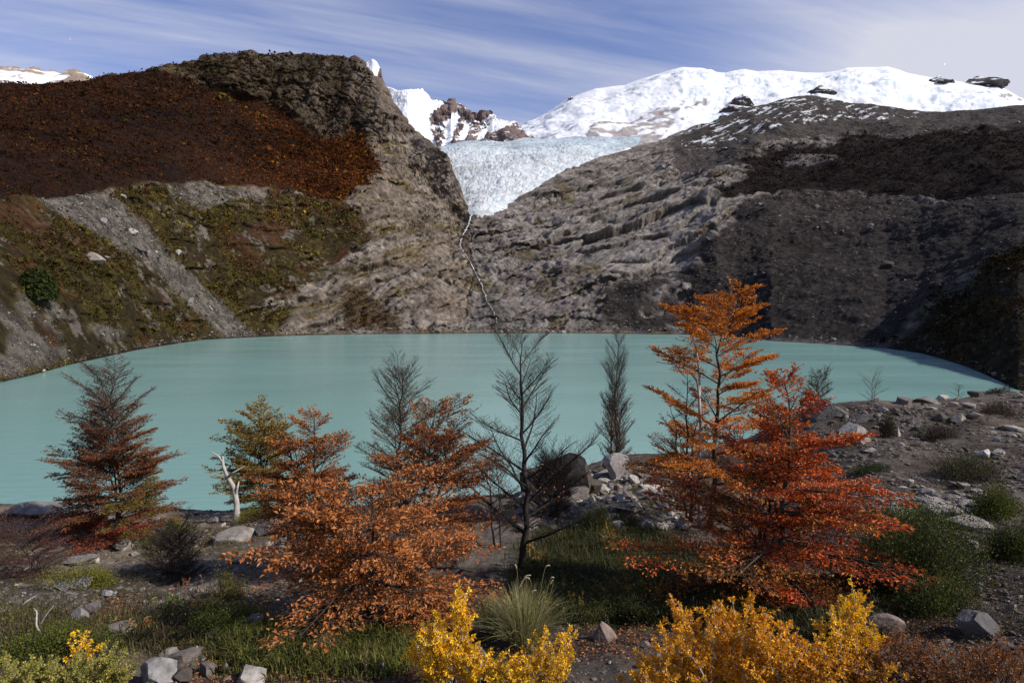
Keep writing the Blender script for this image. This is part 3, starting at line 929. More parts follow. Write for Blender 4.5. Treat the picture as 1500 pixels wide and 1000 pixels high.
DOME_BVH = bvh_of(DOME)
for i, (a, y, w, h, pk, D) in enumerate([(1087, 150, 30, 12, .3, 1700), (1074, 162, 34, 10, .3, 1650), (1061, 173, 16, 8, .3, 1600), (1200, 135, 30, 12, .6, 1500), (1374, 119, 24, 11, .85, 2150), (1384, 121, 26, 5, .2, 2140), (1437, 123, 46, 13, .35, 2150), (836, 146, 8, 6, .3, 2250)]):
    at = None
    while at is None:
        at = hit(DOME_BVH, a, y)
        y += 1
    D = at[1]; W = w * D / F_PX; H = h * D / F_PX
    V, Fx = rock_shape(900 + i, (W, W * .7, H * 2.0), 9, ICO4, .12, pk)
    V[:, :2] *= (1.15 - .45 * V[:, 2] / H)[:, None]
    V[:, 2] = (V[:, 2] + H * .05) * .8
    c = lerp((0.022, 0.019, 0.021), (0.062, 0.052, 0.050), sstep(fbm(V / W * 7 + i, 4, 5), -.4, .4))
    sn = sstep(fbm(V / W * np.array((5, 5, 16)) + 2 * i, 4, 6) + .35 * V[:, 2] / H, .18, .3)
    c = lerp(c, (0.8, 0.81, 0.84), sn * .9)
    tag(mk('rock_outcrop', V, [Fx], M_SNOW, None, c, False, tuple(at)), kind='structure')

# the lake
V = [(-320, 6, 0), (320, 6, 0), (320, 430, 0), (-320, 430, 0)]
tag(mk('lake', V, [[[0, 1, 2, 3]]], M_LAKE), kind='structure')


def build_stream():
    m = mat_attr('falling water', 0.4, (0.8, 0.2), None, spec=0.4)
    path = [(691, 312), (688, 325), (682, 338), (676, 350), (674, 360), (680, 372), (688, 382), (693, 393), (698, 404), (704, 414), (708, 424), (712, 438), (720, 452), (726, 464), (728, 474)]
    wid = [2.6, 2.0, 1.6, 1.8, 1.9, 1.6, 1.3, 2.4, 1.8, 2.2, 1.5, .8, 1.0, 1.0, 1.2]
    p = np.array(path, float)
    t = np.linspace(0, len(p) - 1, 110)
    k = np.arange(len(p))
    rng = np.random.default_rng(4)
    x = np.interp(t, k, p[:, 0]) + rng.normal(0, .7, len(t)); y = np.interp(t, k, p[:, 1]); w = np.interp(t, k, wid) * np.clip(.7 + .9 * fbm(np.stack([t * 3, t * 0, t * 0], -1), 3, 5) + rng.normal(0, .2, len(t)), .08, 1.4)
    pts = []
    for a, b in zip(x, y):
        h = hit(VAL_BVH, a, b)
        if h is not None:
            pts.append(h + np.array((0, -.5, .35)))
    pts = np.array(pts)
    w = np.maximum(w[:len(pts)] - .25, .03) * pts[:, 1] / F_PX * .5
    V, Fq = tubes(pts[None], w[None], 6)
    mk_o = mk('stream', V, Fq, m, None, np.full((len(V), 3), .55), True)
    tag(mk_o, kind='structure')


build_stream()


# ------------------------------------------------------------------ the near ground: a moraine bank
GP = [(-200, 1000, 3.1), (0, 1000, 3.2), (375, 1000, 3.2), (750, 1000, 3.0), (1125, 1000, 2.8), (1500, 1000, 2.7), (1800, 1000, 2.6),
      (-200, 900, 4.7), (0, 900, 4.8), (190, 900, 4.8), (375, 900, 4.6), (550, 900, 4.6), (750, 900, 4.5), (950, 900, 4.4), (1125, 900, 4.2), (1300, 900, 3.9), (1500, 900, 3.6),
      (-200, 800, 8.0), (0, 800, 8.0), (190, 800, 8.2), (375, 800, 8.0), (550, 800, 7.6), (750, 830, 6.3), (750, 740, 9.5), (900, 800, 7.0), (950, 740, 9.0),
      (-200, 735, 10.5), (0, 742, 10.5), (100, 752, 10.3), (200, 745, 10.6), (285, 758, 10.2), (340, 748, 10.6), (420, 742, 10.7), (520, 740, 10.6), (620, 738, 10.2), (700, 733, 10.2),
      (815, 715, 12.0), (905, 668, 15.5), (860, 690, 13.5), (1000, 680, 13), (1080, 690, 11.5), (1125, 850, 5.5), (1125, 760, 8.0),
      (1500, 800, 5.0), (1500, 720, 6.8), (1500, 640, 10.0), (1500, 572, 15.5), (1350, 800, 5.3), (1350, 720, 7.1), (1350, 640, 10.5), (1350, 590, 14.0), (1250, 590, 13.5), (1200, 600, 12.5), (1250, 650, 9.8), (1250, 720, 7.4), (1700, 640, 10), (1700, 572, 15), (1430, 580, 15)]
gpts = [tuple(world(a, b, d)) for a, b, d in GP]
for a, d, z in ((-300, 14, 7.6), (0, 14, 8.0), (200, 14, 8.0), (400, 14, 8.0), (600, 14, 8.0), (-300, 22, 2), (0, 22, 2.5), (300, 22, 2.5), (600, 21, 3), (750, 16, 8.0), (750, 24, 3), (900, 20, 7.5), (900, 28, 3), (1050, 17, 8.8), (1050, 26, 4.5), (1200, 18, 9.6), (1200, 28, 5),
                (1350, 20, 9.6), (1350, 30, 5), (1500, 21, 9.8), (1500, 32, 5), (1700, 22, 9.5), (1700, 34, 4), (0, 36, -5), (400, 36, -5), (750, 40, -5), (1100, 44, -5), (1400, 50, -5), (1700, 55, -5), (-300, 34, -5)):
    gpts.append(((a - CX) / F_PX * d, d, z))
gpts += [(0, 0, 12.35), (0, 1.4, 12.33), (-3, 0, 12.3), (3, 0, 12.5), (-8, 0, 12.0), (8, 0, 12.6), (0, -6, 12.9), (-10, -8, 12.8), (10, -8, 13.2), (0, -30, 16), (-30, -20, 13), (30, -20, 15), (-22, 0, 9), (22, 0, 12), (-45, 5, 2), (45, 5, 9), (-60, 25, -6), (70, 35, -6), (0, -60, 20)]
gpts = np.array(gpts)


def tps_fit(P, smooth=0.02):
    n = len(P)
    A = P[:, :2]
    r = np.linalg.norm(A[:, None] - A[None], axis=-1)
    K = np.where(r > 0, r * r * np.log(np.maximum(r, 1e-9)), 0) + smooth * np.eye(n)
    Q = np.c_[np.ones(n), A]
    M = np.block([[K, Q], [Q.T, np.zeros((3, 3))]])
    return A, np.linalg.solve(M, np.r_[P[:, 2], np.zeros(3)])


TA, TW = tps_fit(gpts)


def base_z(x, y):
    x = np.asarray(x, float); y = np.asarray(y, float)
    sh = x.shape
    q = np.stack([x.ravel(), y.ravel()], -1)
    out = np.empty(len(q))
    for i in range(0, len(q), 20000):
        c = q[i:i + 20000]
        r = np.linalg.norm(c[:, None] - TA[None], axis=-1)
        k = np.where(r > 0, r * r * np.log(np.maximum(r, 1e-9)), 0)
        out[i:i + 20000] = k @ TW[:-3] + TW[-3] + c @ TW[-2:]
    z = out.reshape(sh)
    r = np.hypot(x, y)
    far = np.where(y > 0, -6.0, 18.0)
    t = sstep(r, 45, 75)
    z = z * (1 - t) + far * t
    return np.clip(z, -6, 22)


def ground_z(x, y):
    z = base_z(x, y)
    p = np.stack([np.asarray(x, float), np.asarray(y, float), np.zeros(np.shape(x))], -1)
    return z + 0.10 * fbm(p * .55, 4, 3) + 0.035 * fbm(p * 2.6, 4, 4, ridged=True) + 0.012 * fbm(p * 11, 3, 6)


def build_ground():
    az = np.concatenate([np.linspace(-58, 58, 900), np.linspace(59, 301, 160)]) * math.pi / 180
    r = np.concatenate([[0.02], np.geomspace(.5, 2.2, 30), np.geomspace(2.25, 26, 520), np.geomspace(27, 160, 50)])
    R, A = np.meshgrid(r, az, indexing='ij')
    X = R * np.sin(A); Y = R * np.cos(A)
    Z = ground_z(X, Y)
    P = np.stack([X, Y, Z], -1)
    px, py = project(P)
    nf = fbm(P * 1.2, 4, 11); n2 = fbm(P * 5, 4, 12); n3 = fbm(P * 20, 2, 13)
    C = lerp((0.056, 0.043, 0.033), (0.112, 0.089, 0.071), sstep(nf * .6 + n2 * .5 + .25 * n3, -.5, .5))
    dark = sstep(fbm(P * .7, 4, 15) + .3 * n2, .05, .35)
    C = lerp(C, (0.026, 0.019, 0.0145), dark * .7)
    turf = inside(px + 30 * nf + 14 * n2, py + 14 * nf + 8 * n2, [(760, 800), (830, 765), (900, 752), (960, 775), (1060, 830), (1160, 860), (1300, 870), (1290, 930), (1100, 915), (1010, 918), (880, 918), (790, 905), (745, 860)])
    t = turf.astype(float)
    for _ in range(14):
        t[1:-1] = (t[:-2] + 2 * t[1:-1] + t[2:]) / 4
        t[:, 1:-1] = (t[:, :-2] + 2 * t[:, 1:-1] + t[:, 2:]) / 4
    C = lerp(C, (0.040, 0.042, 0.015), sstep(t + .3 * nf, .3, .7))
    tan = inside(px + 30 * nf, py + 10 * nf, [(-20, 745), (440, 745), (440, 830), (360, 900), (240, 840), (120, 840), (-20, 800)])
    C = lerp(C, C * 1.6 + np.array((.02, .017, .014)), tan * .8)
    path = inside(px + 20 * nf, py + 12 * nf, [(830, 1010), (860, 940), (960, 935), (960, 1010)]) | inside(px + 20 * nf, py + 10 * nf, [(1420, 860), (1520, 820), (1520, 910), (1400, 900)])
    C = lerp(C, (0.082, 0.066, 0.055), path * .8)
    rub = sstep(fbm(P * .9, 4, 18), .05, .3)
    C = lerp(C, (0.125, 0.108, 0.092), rub * .5 * (py < 830))
    nr, nc = P.shape[:2]
    o = mk('ground', P, grid_faces(nr, nc, True)[:, ::-1], M_GROUND, None, C.reshape(-1, 3), True)
    tag(o, kind='structure')
    return P


GROUND = build_ground()


def _gbvh():
    az = np.linspace(-60, 60, 360) * math.pi / 180
    r = np.geomspace(1.5, 30, 260)
    R, A = np.meshgrid(r, az, indexing='ij')
    X = R * np.sin(A); Y = R * np.cos(A)
    return bvh_of(np.stack([X, Y, ground_z(X, Y)], -1))


G_BVH = _gbvh()


def on_ground(px, py):
    h = hit(G_BVH, px, py)
    while h is None or h[1] > 19.5 or h[2] < 2:
        py += 2
        h = hit(G_BVH, px, py)
        if py > 1100:
            raise RuntimeError('no ground at %s' % px)
    h[2] = float(ground_z(h[0], h[1]))
    return h


def metres(npx, at):
    return npx * at[1] / F_PX


# ------------------------------------------------------------------ far scrub on the slopes (nobody could count it)
def build_scrub():
    rng = np.random.default_rng(21)
    P, n = VAL['P'], VAL['n']
    vis = (VAL['rows'] > 7) & (VAL['rows'] < 630)
    inner = ((PXC > -120) & (PXC < 1620))[None]
    depth = P[..., 1]

    def soften(w, k):
        w = w.astype(float)
        for _ in range(k):
            w[1:-1] = (w[:-2] + 2 * w[1:-1] + w[2:]) / 4
            w[:, 1:-1] = (w[:, :-2] + 2 * w[:, 1:-1] + w[:, 2:]) / 4
        return w

    def clumps(name, w, count, size_px, pal, weights, leaves=7, squash=.8, fuzzy=60, tone=.52):
        w = (soften(w, fuzzy) ** 1.5 * vis * inner).astype(float).ravel()
        idx = rng.choice(len(w), count, p=w / w.sum())
        c = P.reshape(-1, 3)[idx] + rng.normal(0, .8, (count, 3)) * np.array((1, 1, 0))
        s = size_px * np.clip(depth.ravel()[idx], 90, 900) / F_PX * rng.lognormal(0, .5, count)
        base = pick(pal, count, rng, .35, weights)
        base *= tone * np.clip(1 + .8 * fbm(c * .012, 4, 5) + .4 * fbm(c * .08, 2, 6), .3, 2.2)[:, None]
        pos = np.repeat(c, leaves, 0); sz = np.repeat(s, leaves)
        off = rand_dirs(len(pos), rng) * (rng.uniform(.2, 1, len(pos)) ** .5)[:, None]
        off[:, 2] = np.abs(off[:, 2]) * squash + .12
        pos = pos + off * sz[:, None]
        nr = norm(off + rng.normal(0, .5, off.shape))
        d = np.cross(nr, rand_dirs(len(pos), rng))
        V, Fq, C = leaves_mesh(pos, d, nr, sz * rng.uniform(.5, .95, len(pos)), np.repeat(base, leaves, 0) * rng.uniform(.7, 1.3, (len(pos), 1)), .8, .1)
        o = mk(name, V, [Fq], M_SCRUB, None, C)
        tag(o, kind='stuff')
        return o

    def stones(name, w, count, size_px, pal, flat=.7):
        V0, F0 = ICO1
        w = (w * vis * inner).astype(float).ravel()
        idx = rng.choice(len(w), count, p=w / w.sum())
        c = P.reshape(-1, 3)[idx] + rng.normal(0, .8, (count, 3)) * np.array((1, 1, 0))
        s = size_px * np.clip(depth.ravel()[idx], 90, 1100) / F_PX * rng.lognormal(-.1, .55, count)
        sh = np.stack([rng.uniform(.7, 1.5, count), rng.uniform(.7, 1.2, count), flat * rng.uniform(.5, 1.3, count)], -1)
        W = V0[None] * (1 + rng.uniform(-.4, .4, (count, len(V0), 1))) * sh[:, None] * s[:, None, None] + c[:, None]
        Fx = (F0[None] + (np.arange(count) * len(V0))[:, None, None]).reshape(-1, 3)
        tag(mk(name, W.reshape(-1, 3), [Fx], M_STONE, None, np.repeat(pick(pal, count, rng, .35), len(V0), 0)), kind='stuff')
    rows = VAL['rows'] * np.ones_like(VAL['nf'])
    z = P[..., 2]
    shore = (z > -.2) & (z < 2.5 * np.clip(depth / 200, .5, 1.6)) & (rows < 60)
    stones('shore_stones', shore, 3600, .75, [(.10, .088, .078), (.17, .15, .135), (.06, .052, .047), (.24, .215, .195)])
    stones('moraine_stones', VAL['moraine'] * sstep(VAL['nbig'] + .6 * VAL['nf'], -.6, .4), 9000, .62, [(.055, .048, .044), (.085, .075, .069), (.035, .031, .029), (.15, .135, .122)])
    stones('scree_stones', VAL['scree'] * 1.0, 7000, .7, [(.10, .087, .075), (.15, .132, .115), (.065, .056, .048), (.22, .2, .175)])
    stones('scree_stones', VAL['topgrav'] + .5 * VAL['rveg'] + .25 * VAL['lowveg'], 4200, .6, [(.075, .064, .056), (.11, .096, .085), (.05, .043, .038), (.17, .15, .13)])
    nf, nb = VAL['nf'], VAL['nbig']
    X, Y = VAL['X'], VAL['Y']
    red = sstep(X, 250, 520) * sstep(Y, 120, 200)
    o = clumps('autumn_scrub', VAL['forest'] * (.5 + .5 * sstep(nf, -.5, .3)), 30000, 1.6,
               [(.040, .019, .012), (.075, .027, .012), (.115, .038, .012), (.22, .10, .015), (.052, .034, .027)], [4, 4, 2, .3, 2])
    o = clumps('autumn_scrub', VAL['forest'] * red, 11000, 1.6, [(.095, .030, .011), (.15, .048, .012), (.25, .10, .014)], [4, 3, .7], tone=.75)
    o = clumps('autumn_scrub', (X > 200) & (X < 545) & (Y > 80) & (Y < 205) & ~VAL['forest'], 4200, 1.5, [(.05, .034, .02), (.075, .045, .02), (.09, .034, .014), (.10, .075, .02)], [4, 3, 1.4, 1], fuzzy=10)
    o = clumps('slope_scrub', VAL['lowveg'] * sstep(nf + .5 * nb, -.25, .3), 15000, 1.8,
               [(.042, .036, .012), (.095, .078, .014), (.085, .034, .015), (.20, .145, .016), (.06, .042, .026)], [4, 3.4, 2.4, 1.0, 2.6], fuzzy=30, tone=.85)
    o = clumps('slope_scrub', (VAL['pocket'] + .25 * VAL['turf']), 3000, 1.9, [(.05, .036, .014), (.10, .072, .013), (.10, .035, .012)], [4, 2, 1.5])
    o = clumps('slope_scrub', VAL['rveg'] * sstep(nf, -.3, .3), 7000, 2.0, [(.026, .022, .011), (.050, .036, .013), (.045, .018, .011)], [4, 2, 1])
    o = clumps('terrace_scrub', VAL['dark'] * 1.0, 11000, 1.5, [(.038, .028, .024), (.048, .034, .028), (.06, .034, .024)], [4, 3, .7])


build_scrub()


# ------------------------------------------------------------------ stones
PALE = (.205, .182, .16); GREY = (.125, .109, .096); DARKR = (.066, .056, .048); PINK = (.21, .155, .13); WHITE = (.31, .28, .25)


def stone_col(V, base, seed):
    s = max(np.ptp(V, axis=0).max(), .01)
    n = fbm(V / s * 4 + seed, 4, seed % 50); n2 = fbm(V / s * 13 + seed, 3, 3)
    c = np.asarray(base) * (1 + .38 * n + .22 * n2)[:, None]
    lich = sstep(fbm(V / s * 6 + 3 * seed, 4, 9), .25, .45)
    return lerp(c, np.asarray(base) * .5 + np.array((.02, .02, .008)), lich * .6)


def rock(name, label, px, py, w, h, base, seed, depth_ratio=.8, peak=0., cat='rock', group=None, rot=None, cuts=14, sink=.3, tilt=(0, 0), ang=.06):
    """a stone whose foot stands at a point of the bank, w by h as the photograph shows it"""
    at = on_ground(px, py)
    W = metres(w, at); H = metres(h, at) * (1 + sink)
    V, Fx = rock_shape(seed, (W, W * depth_ratio, H), cuts, peak=peak, ang=ang)
    a, b = tilt
    ca, sa, cb, sb = math.cos(a), math.sin(a), math.cos(b), math.sin(b)
    V = V @ np.array([[ca, 0, sa], [0, 1, 0], [-sa, 0, ca]]).T @ np.array([[1, 0, 0], [0, cb, -sb], [0, sb, cb]]).T
    V[:, 2] += H / 2 - H * sink
    V[:, 1] += W * depth_ratio * .35
    o = mk(name, V, [Fx], M_STONE, None, stone_col(V, base, seed), False, tuple(at))
    tag(o, label, cat, group)
    return o


R = rock
# by the lake, behind the bare black tree
R('boulder', 'large dark boulder with a peaked top at the water edge behind the bare black tree', 826, 730, 100, 70, (.060, .050, .043), 27, .8, .6, 'boulder', cuts=9, ang=.12)
R('boulder', 'dark angular block leaning on the left of the peaked boulder', 786, 730, 52, 48, (.055, .046, .040), 28, .9, .3, 'boulder', cuts=9, ang=.12)
R('boulder', 'dark low block against the right side of the peaked boulder', 862, 722, 40, 26, (.075, .064, .056), 29, .9, .2, 'boulder', cuts=9, ang=.12)
R('boulder', 'upright grey boulder with a pale pointed face below the columnar tree', 904, 703, 40, 44, (.235, .21, .205), 12, .7, -.35, 'boulder', cuts=8)
R('rock', 'pale flat-topped slab just left of the upright pointed boulder', 853, 703, 32, 15, WHITE, 13, 1.1)
R('rock', 'small round white stone right of the upright pointed boulder', 929, 707, 17, 12, WHITE, 14)
R('rock', 'pale squarish block under the left edge of the red tree', 968, 714, 40, 22, PALE, 15)
R('rock', 'tiny white stone at the foot of the upright boulder', 886, 716, 12, 8, WHITE, 16)
R('rock', 'narrow pale stone standing among the rocks below the upright boulder', 905, 722, 13, 15, PINK, 17)
R('rock', 'small white wedge stone above the bright green mat', 868, 740, 12, 15, WHITE, 18, .8, .4)
R('rock', 'dark grey block under the foot of the large peaked boulder', 843, 738, 46, 22, GREY, 19)
R('rock', 'flat pale slab lying above the shaded grass', 918, 735, 30, 9, WHITE, 20, 1.2)
R('rock', 'pale broken slab low beside the bright green mat', 905, 752, 34, 10, PALE, 21, 1.2)
R('rock', 'grey shard lying left of the peaked boulder by the black trunk', 792, 736, 26, 18, PALE, 22)
R('rock', 'brown grey block at the right foot of the peaked boulder', 868, 718, 24, 12, GREY, 23)
R('rock', 'squat grey rock between the bare tree and bright green mat', 830, 764, 30, 13, GREY, 24)
# left bank
R('rock_outcrop', 'long low flat outcrop at the far left edge of the bank by the water', 40, 762, 130, 24, (.15, .14, .13), 31, .5, 0, 'rock outcrop', sink=.3)
R('rock', 'grey rock beside the notch of water between tree and snag', 309, 767, 25, 14, PALE, 32)
R('rock', 'white pebble below the grey rock beside the water notch', 326, 772, 8, 7, WHITE, 33)
R('rock', 'pale sloping slab below the white dead snag', 335, 796, 54, 18, PALE, 34, .9)
R('rock_ledge', 'wide grey ledge left of the copper tree below the fallen white log', 400, 784, 74, 26, GREY, 35, .8, 0, 'rock ledge', sink=.35)
R('rock', 'round white stone on the grey ledge near the copper tree', 414, 799, 15, 12, WHITE, 36)
R('rock', 'smaller white stone left of the round one on the grey ledge', 391, 800, 9, 8, WHITE, 37)
R('rock', 'pale ledge showing through soil below the rust brown tree', 168, 807, 46, 13, PALE, 38, .9, sink=.4)
R('rock', 'long thin pale ledge above the olive heath mat at left', 105, 829, 66, 11, PALE, 39, .6, sink=.4, tilt=(-.12, 0))
R('rock', 'small white stone at the tip of the long pale ledge', 140, 826, 10, 9, WHITE, 40)
R('rock', 'flat grey slab among bare twigs below the olive heath mat', 95, 864, 46, 11, (.21, .20, .20), 41, .8, sink=.35)
R('rock', 'oval flat stone alone on the soil beside the olive mat', 153, 874, 18, 8, (.24, .23, .23), 42)
R('rock', 'pointed grey block left of the twin blocks above the lower heath', 111, 911, 26, 21, (.19, .175, .17), 43, .8, .3)
R('rock', 'broad wedge of grey rock touching the pointed block', 127, 899, 30, 17, GREY, 44)
R('rock', 'grey slab under the orange litter left of the leafy herbs', 166, 932, 44, 20, GREY, 45, .8, sink=.35)
R('boulder', 'rounded grey boulder cut by the bottom edge near the pale green shrub', 222, 1003, 62, 34, (.21, .20, .195), 46, .8, 0, 'boulder')
R('rock', 'long grey slab above the rounded boulder at the bottom', 265, 968, 50, 14, GREY, 47, .7, tilt=(-.2, 0))
R('rock', 'pale shard leaning on dark soil above the bottom stones', 245, 961, 28, 12, PALE, 48, .6, tilt=(-.3, 0))
R('rock', 'tiny white stone on the dark soil above the bottom slabs', 286, 953, 7, 8, WHITE, 49)
R('rock', 'upright narrow stone at the right of the bottom slabs', 331, 988, 16, 22, PALE, 50, .8, .2)
R('rock', 'dark grey block between the bottom slab and upright stone', 298, 992, 30, 20, GREY, 51)
R('boulder', 'pale boulder at the bottom edge left of the grassy strip', 364, 1006, 44, 22, WHITE, 52, .9, 0, 'boulder')
R('rock', 'grey stone half in the soil below the grassy strip', 303, 936, 40, 12, (.17, .165, .165), 53, .8, tilt=(-.3, 0))
R('rock', 'lowest dark stone tucked against the rounded bottom boulder', 262, 999, 26, 18, DARKR, 54)
R('rock', 'grey slab between leafy herbs and the copper tree', 362, 921, 40, 14, (.2, .19, .19), 55, .8, tilt=(-.35, 0))
# foreground, middle
R('rock', 'pinkish two-humped rock on the path between tussock and yellow shrub', 888, 940, 40, 26, PINK, 61, .8)
R('rock', 'grey rock half hidden between two yellow shrubs near the tussock', 697, 972, 32, 19, GREY, 62)
R('rock', 'pale grey stone under the left fringe of the big yellow shrub', 968, 975, 24, 18, PALE, 63)
R('rock', 'flat chip beside the short dead twig on the path', 948, 949, 16, 7, PALE, 64)
R('rock', 'small slate stone on the litter under the copper tree', 556, 985, 14, 12, (.17, .17, .175), 65)
R('rock', 'rounded pink rock behind the rust shrub below the big green bush', 1301, 930, 50, 28, PINK, 66, .8)
R('rock_slab', 'dark tilted slab outcrop at the right edge above the rust shrub', 1455, 936, 90, 34, (.085, .08, .08), 67, .6, 0, 'rock slab', tilt=(.22, 0))
R('rock', 'small pale stone above the dark tilted slab', 1487, 897, 20, 14, PALE, 68, .7, tilt=(.5, 0))
# right bank
R('boulder', 'big pale-topped boulder with dark front beside the red tree', 1262, 650, 52, 32, (.20, .185, .18), 71, .8, 0, 'boulder')
R('boulder', 'dark sloping boulder on the rim behind the red tree', 1216, 610, 64, 32, (.12, .11, .105), 72, .8, .1, 'boulder')
R('rock', 'grey hump just below the dark sloping boulder on the rim', 1266, 617, 30, 12, GREY, 73)
R('rock', 'brown round boulder on the rim left of the flat rim slab', 1331, 594, 24, 13, (.14, .12, .11), 74)
R('rock', 'long dark flat slab on the rim with a lit top', 1366, 591, 36, 9, (.15, .135, .125), 75, .8, tilt=(.12, 0))
R('rock', 'pale low stone behind the long dark rim slab', 1386, 586, 18, 8, WHITE, 76)
R('rock', 'white wedge lying right of the long rim slab', 1402, 596, 19, 8, WHITE, 77)
R('rock', 'white wedge with a dark side beside the brown mat on the rim', 1425, 598, 22, 9, WHITE, 78)
R('rock', 'round white-topped rock in the middle of the right bank', 1409, 619, 24, 15, PALE, 79)
R('rock', 'low dark block left of the round white-topped rock', 1383, 616, 22, 12, DARKR, 80)
R('rock', 'grey wedge right of the round white-topped rock', 1435, 613, 22, 10, PALE, 81)
R('rock', 'thin pale stone standing upright by the dark pointed tuft', 1317, 639, 8, 16, WHITE, 83, .8, .2)
R('rock', 'dark little block left of the round brown cushion', 1335, 621, 11, 12, GREY, 84)
R('rock', 'flat grey stone below the dark pointed tuft', 1320, 655, 17, 8, PALE, 85)
R('rock', 'white stone lying left of the flat grey stone below the tuft', 1303, 660, 13, 7, WHITE, 86)
R('rock', 'long flat stone below the big pale-topped boulder', 1278, 662, 22, 5, PALE, 87)
R('rock', 'bright white cracked stone above the spreading brown mat', 1448, 671, 21, 14, (.42, .41, .39), 88)
R('rock', 'smaller white stone right of the bright cracked one', 1467, 666, 15, 9, WHITE, 89)
R('rock', 'round white stone above the bright cracked stone', 1465, 646, 12, 11, WHITE, 90)
R('rock', 'grey flat stone at the right edge above the white stones', 1486, 641, 14, 6, PALE, 91)
R('rock', 'pale thin slab near the big green bush at the right path', 1428, 776, 64, 18, PALE, 92, .7, tilt=(.1, 0))
R('rock', 'grey stone below the thin pale slab near the path', 1430, 806, 22, 13, GREY, 93)
R('rock', 'white chip on the soil above the red tree right fringe', 1296, 603, 13, 7, WHITE, 94)
R('rock', 'low dark boulder on the rim at the far right', 1436, 580, 26, 8, DARKR, 95)
R('rock', 'pale stone at the foot of the low dark rim boulder', 1494, 583, 12, 10, PALE, 96)
for i, (a, b, w, h, c, lb) in enumerate([
        (1337, 712, 10, 10, WHITE, 'white upright chip above the slate patch'), (1373, 706, 12, 6, WHITE, 'white flake on the right of the slate patch top'), (1343, 742, 10, 8, PALE, 'pale lump near the left end of the slate patch'),
        (1362, 724, 26, 8, PALE, 'widest pale flake in the slate patch'), (1391, 733, 28, 7, GREY, 'longest grey flake low in the slate patch'), (1316, 740, 16, 9, WHITE, 'bright block at the lower left of the slate patch'),
        (1287, 726, 18, 9, WHITE, 'white block beside the red leaves and slate patch'), (1302, 736, 14, 7, PALE, 'thin pale flake under the red leaf fringe'), (1400, 722, 12, 5, PALE, 'small flake at the right end of the slate patch'), (1412, 745, 16, 6, GREY, 'grey flake under the right end of the slate patch')]):
    R('rock', lb, a, b, w, h, c, 120 + i, 1.0, tilt=(RNG.uniform(-.3, .3), 0), cuts=10)

# a few boulders far off on the slopes over the lake
for i, (a, b, w, h, c, lb) in enumerate([(196, 343, 15, 9, (.34, .30, .26), 'pale wedge boulder high on the far scree strip'), (140, 384, 34, 15, (.27, .23, .20), 'long pale boulder in scrub left of the far scree strip'),
                                         (215, 374, 14, 9, (.14, .125, .13), 'grey boulder in the middle of the far scree strip'), (261, 372, 8, 7, (.28, .26, .25), 'small white boulder right of the far scree strip'),
                                         (276, 447, 18, 12, (.17, .155, .145), 'grey boulder low on the far scree strip'), (178, 290, 14, 6, (.25, .22, .19), 'flat pale boulder at the top of the far scree'), (150, 326, 13, 9, (.15, .14, .14), 'dark boulder at the upper left of the far scree'),
                                         (1298, 393, 20, 12, (.035, .032, .031), 'dark boulder standing out on the grey moraine slope across the lake'), (1275, 333, 10, 6, (.22, .18, .15), 'pale brown boulder high on the grey moraine slope')]):
    p = hit(VAL_BVH, a, b)
    W = w * p[1] / F_PX; H = h * p[1] / F_PX
    V, Fx = rock_shape(300 + i, (W, W * .8, H * 1.3), 12, ICO2)
    V[:, 2] += H * .3
    tag(mk('boulder', V, [Fx], M_STONE, None, stone_col(V, c, 300 + i), False, tuple(p)), lb, 'boulder')


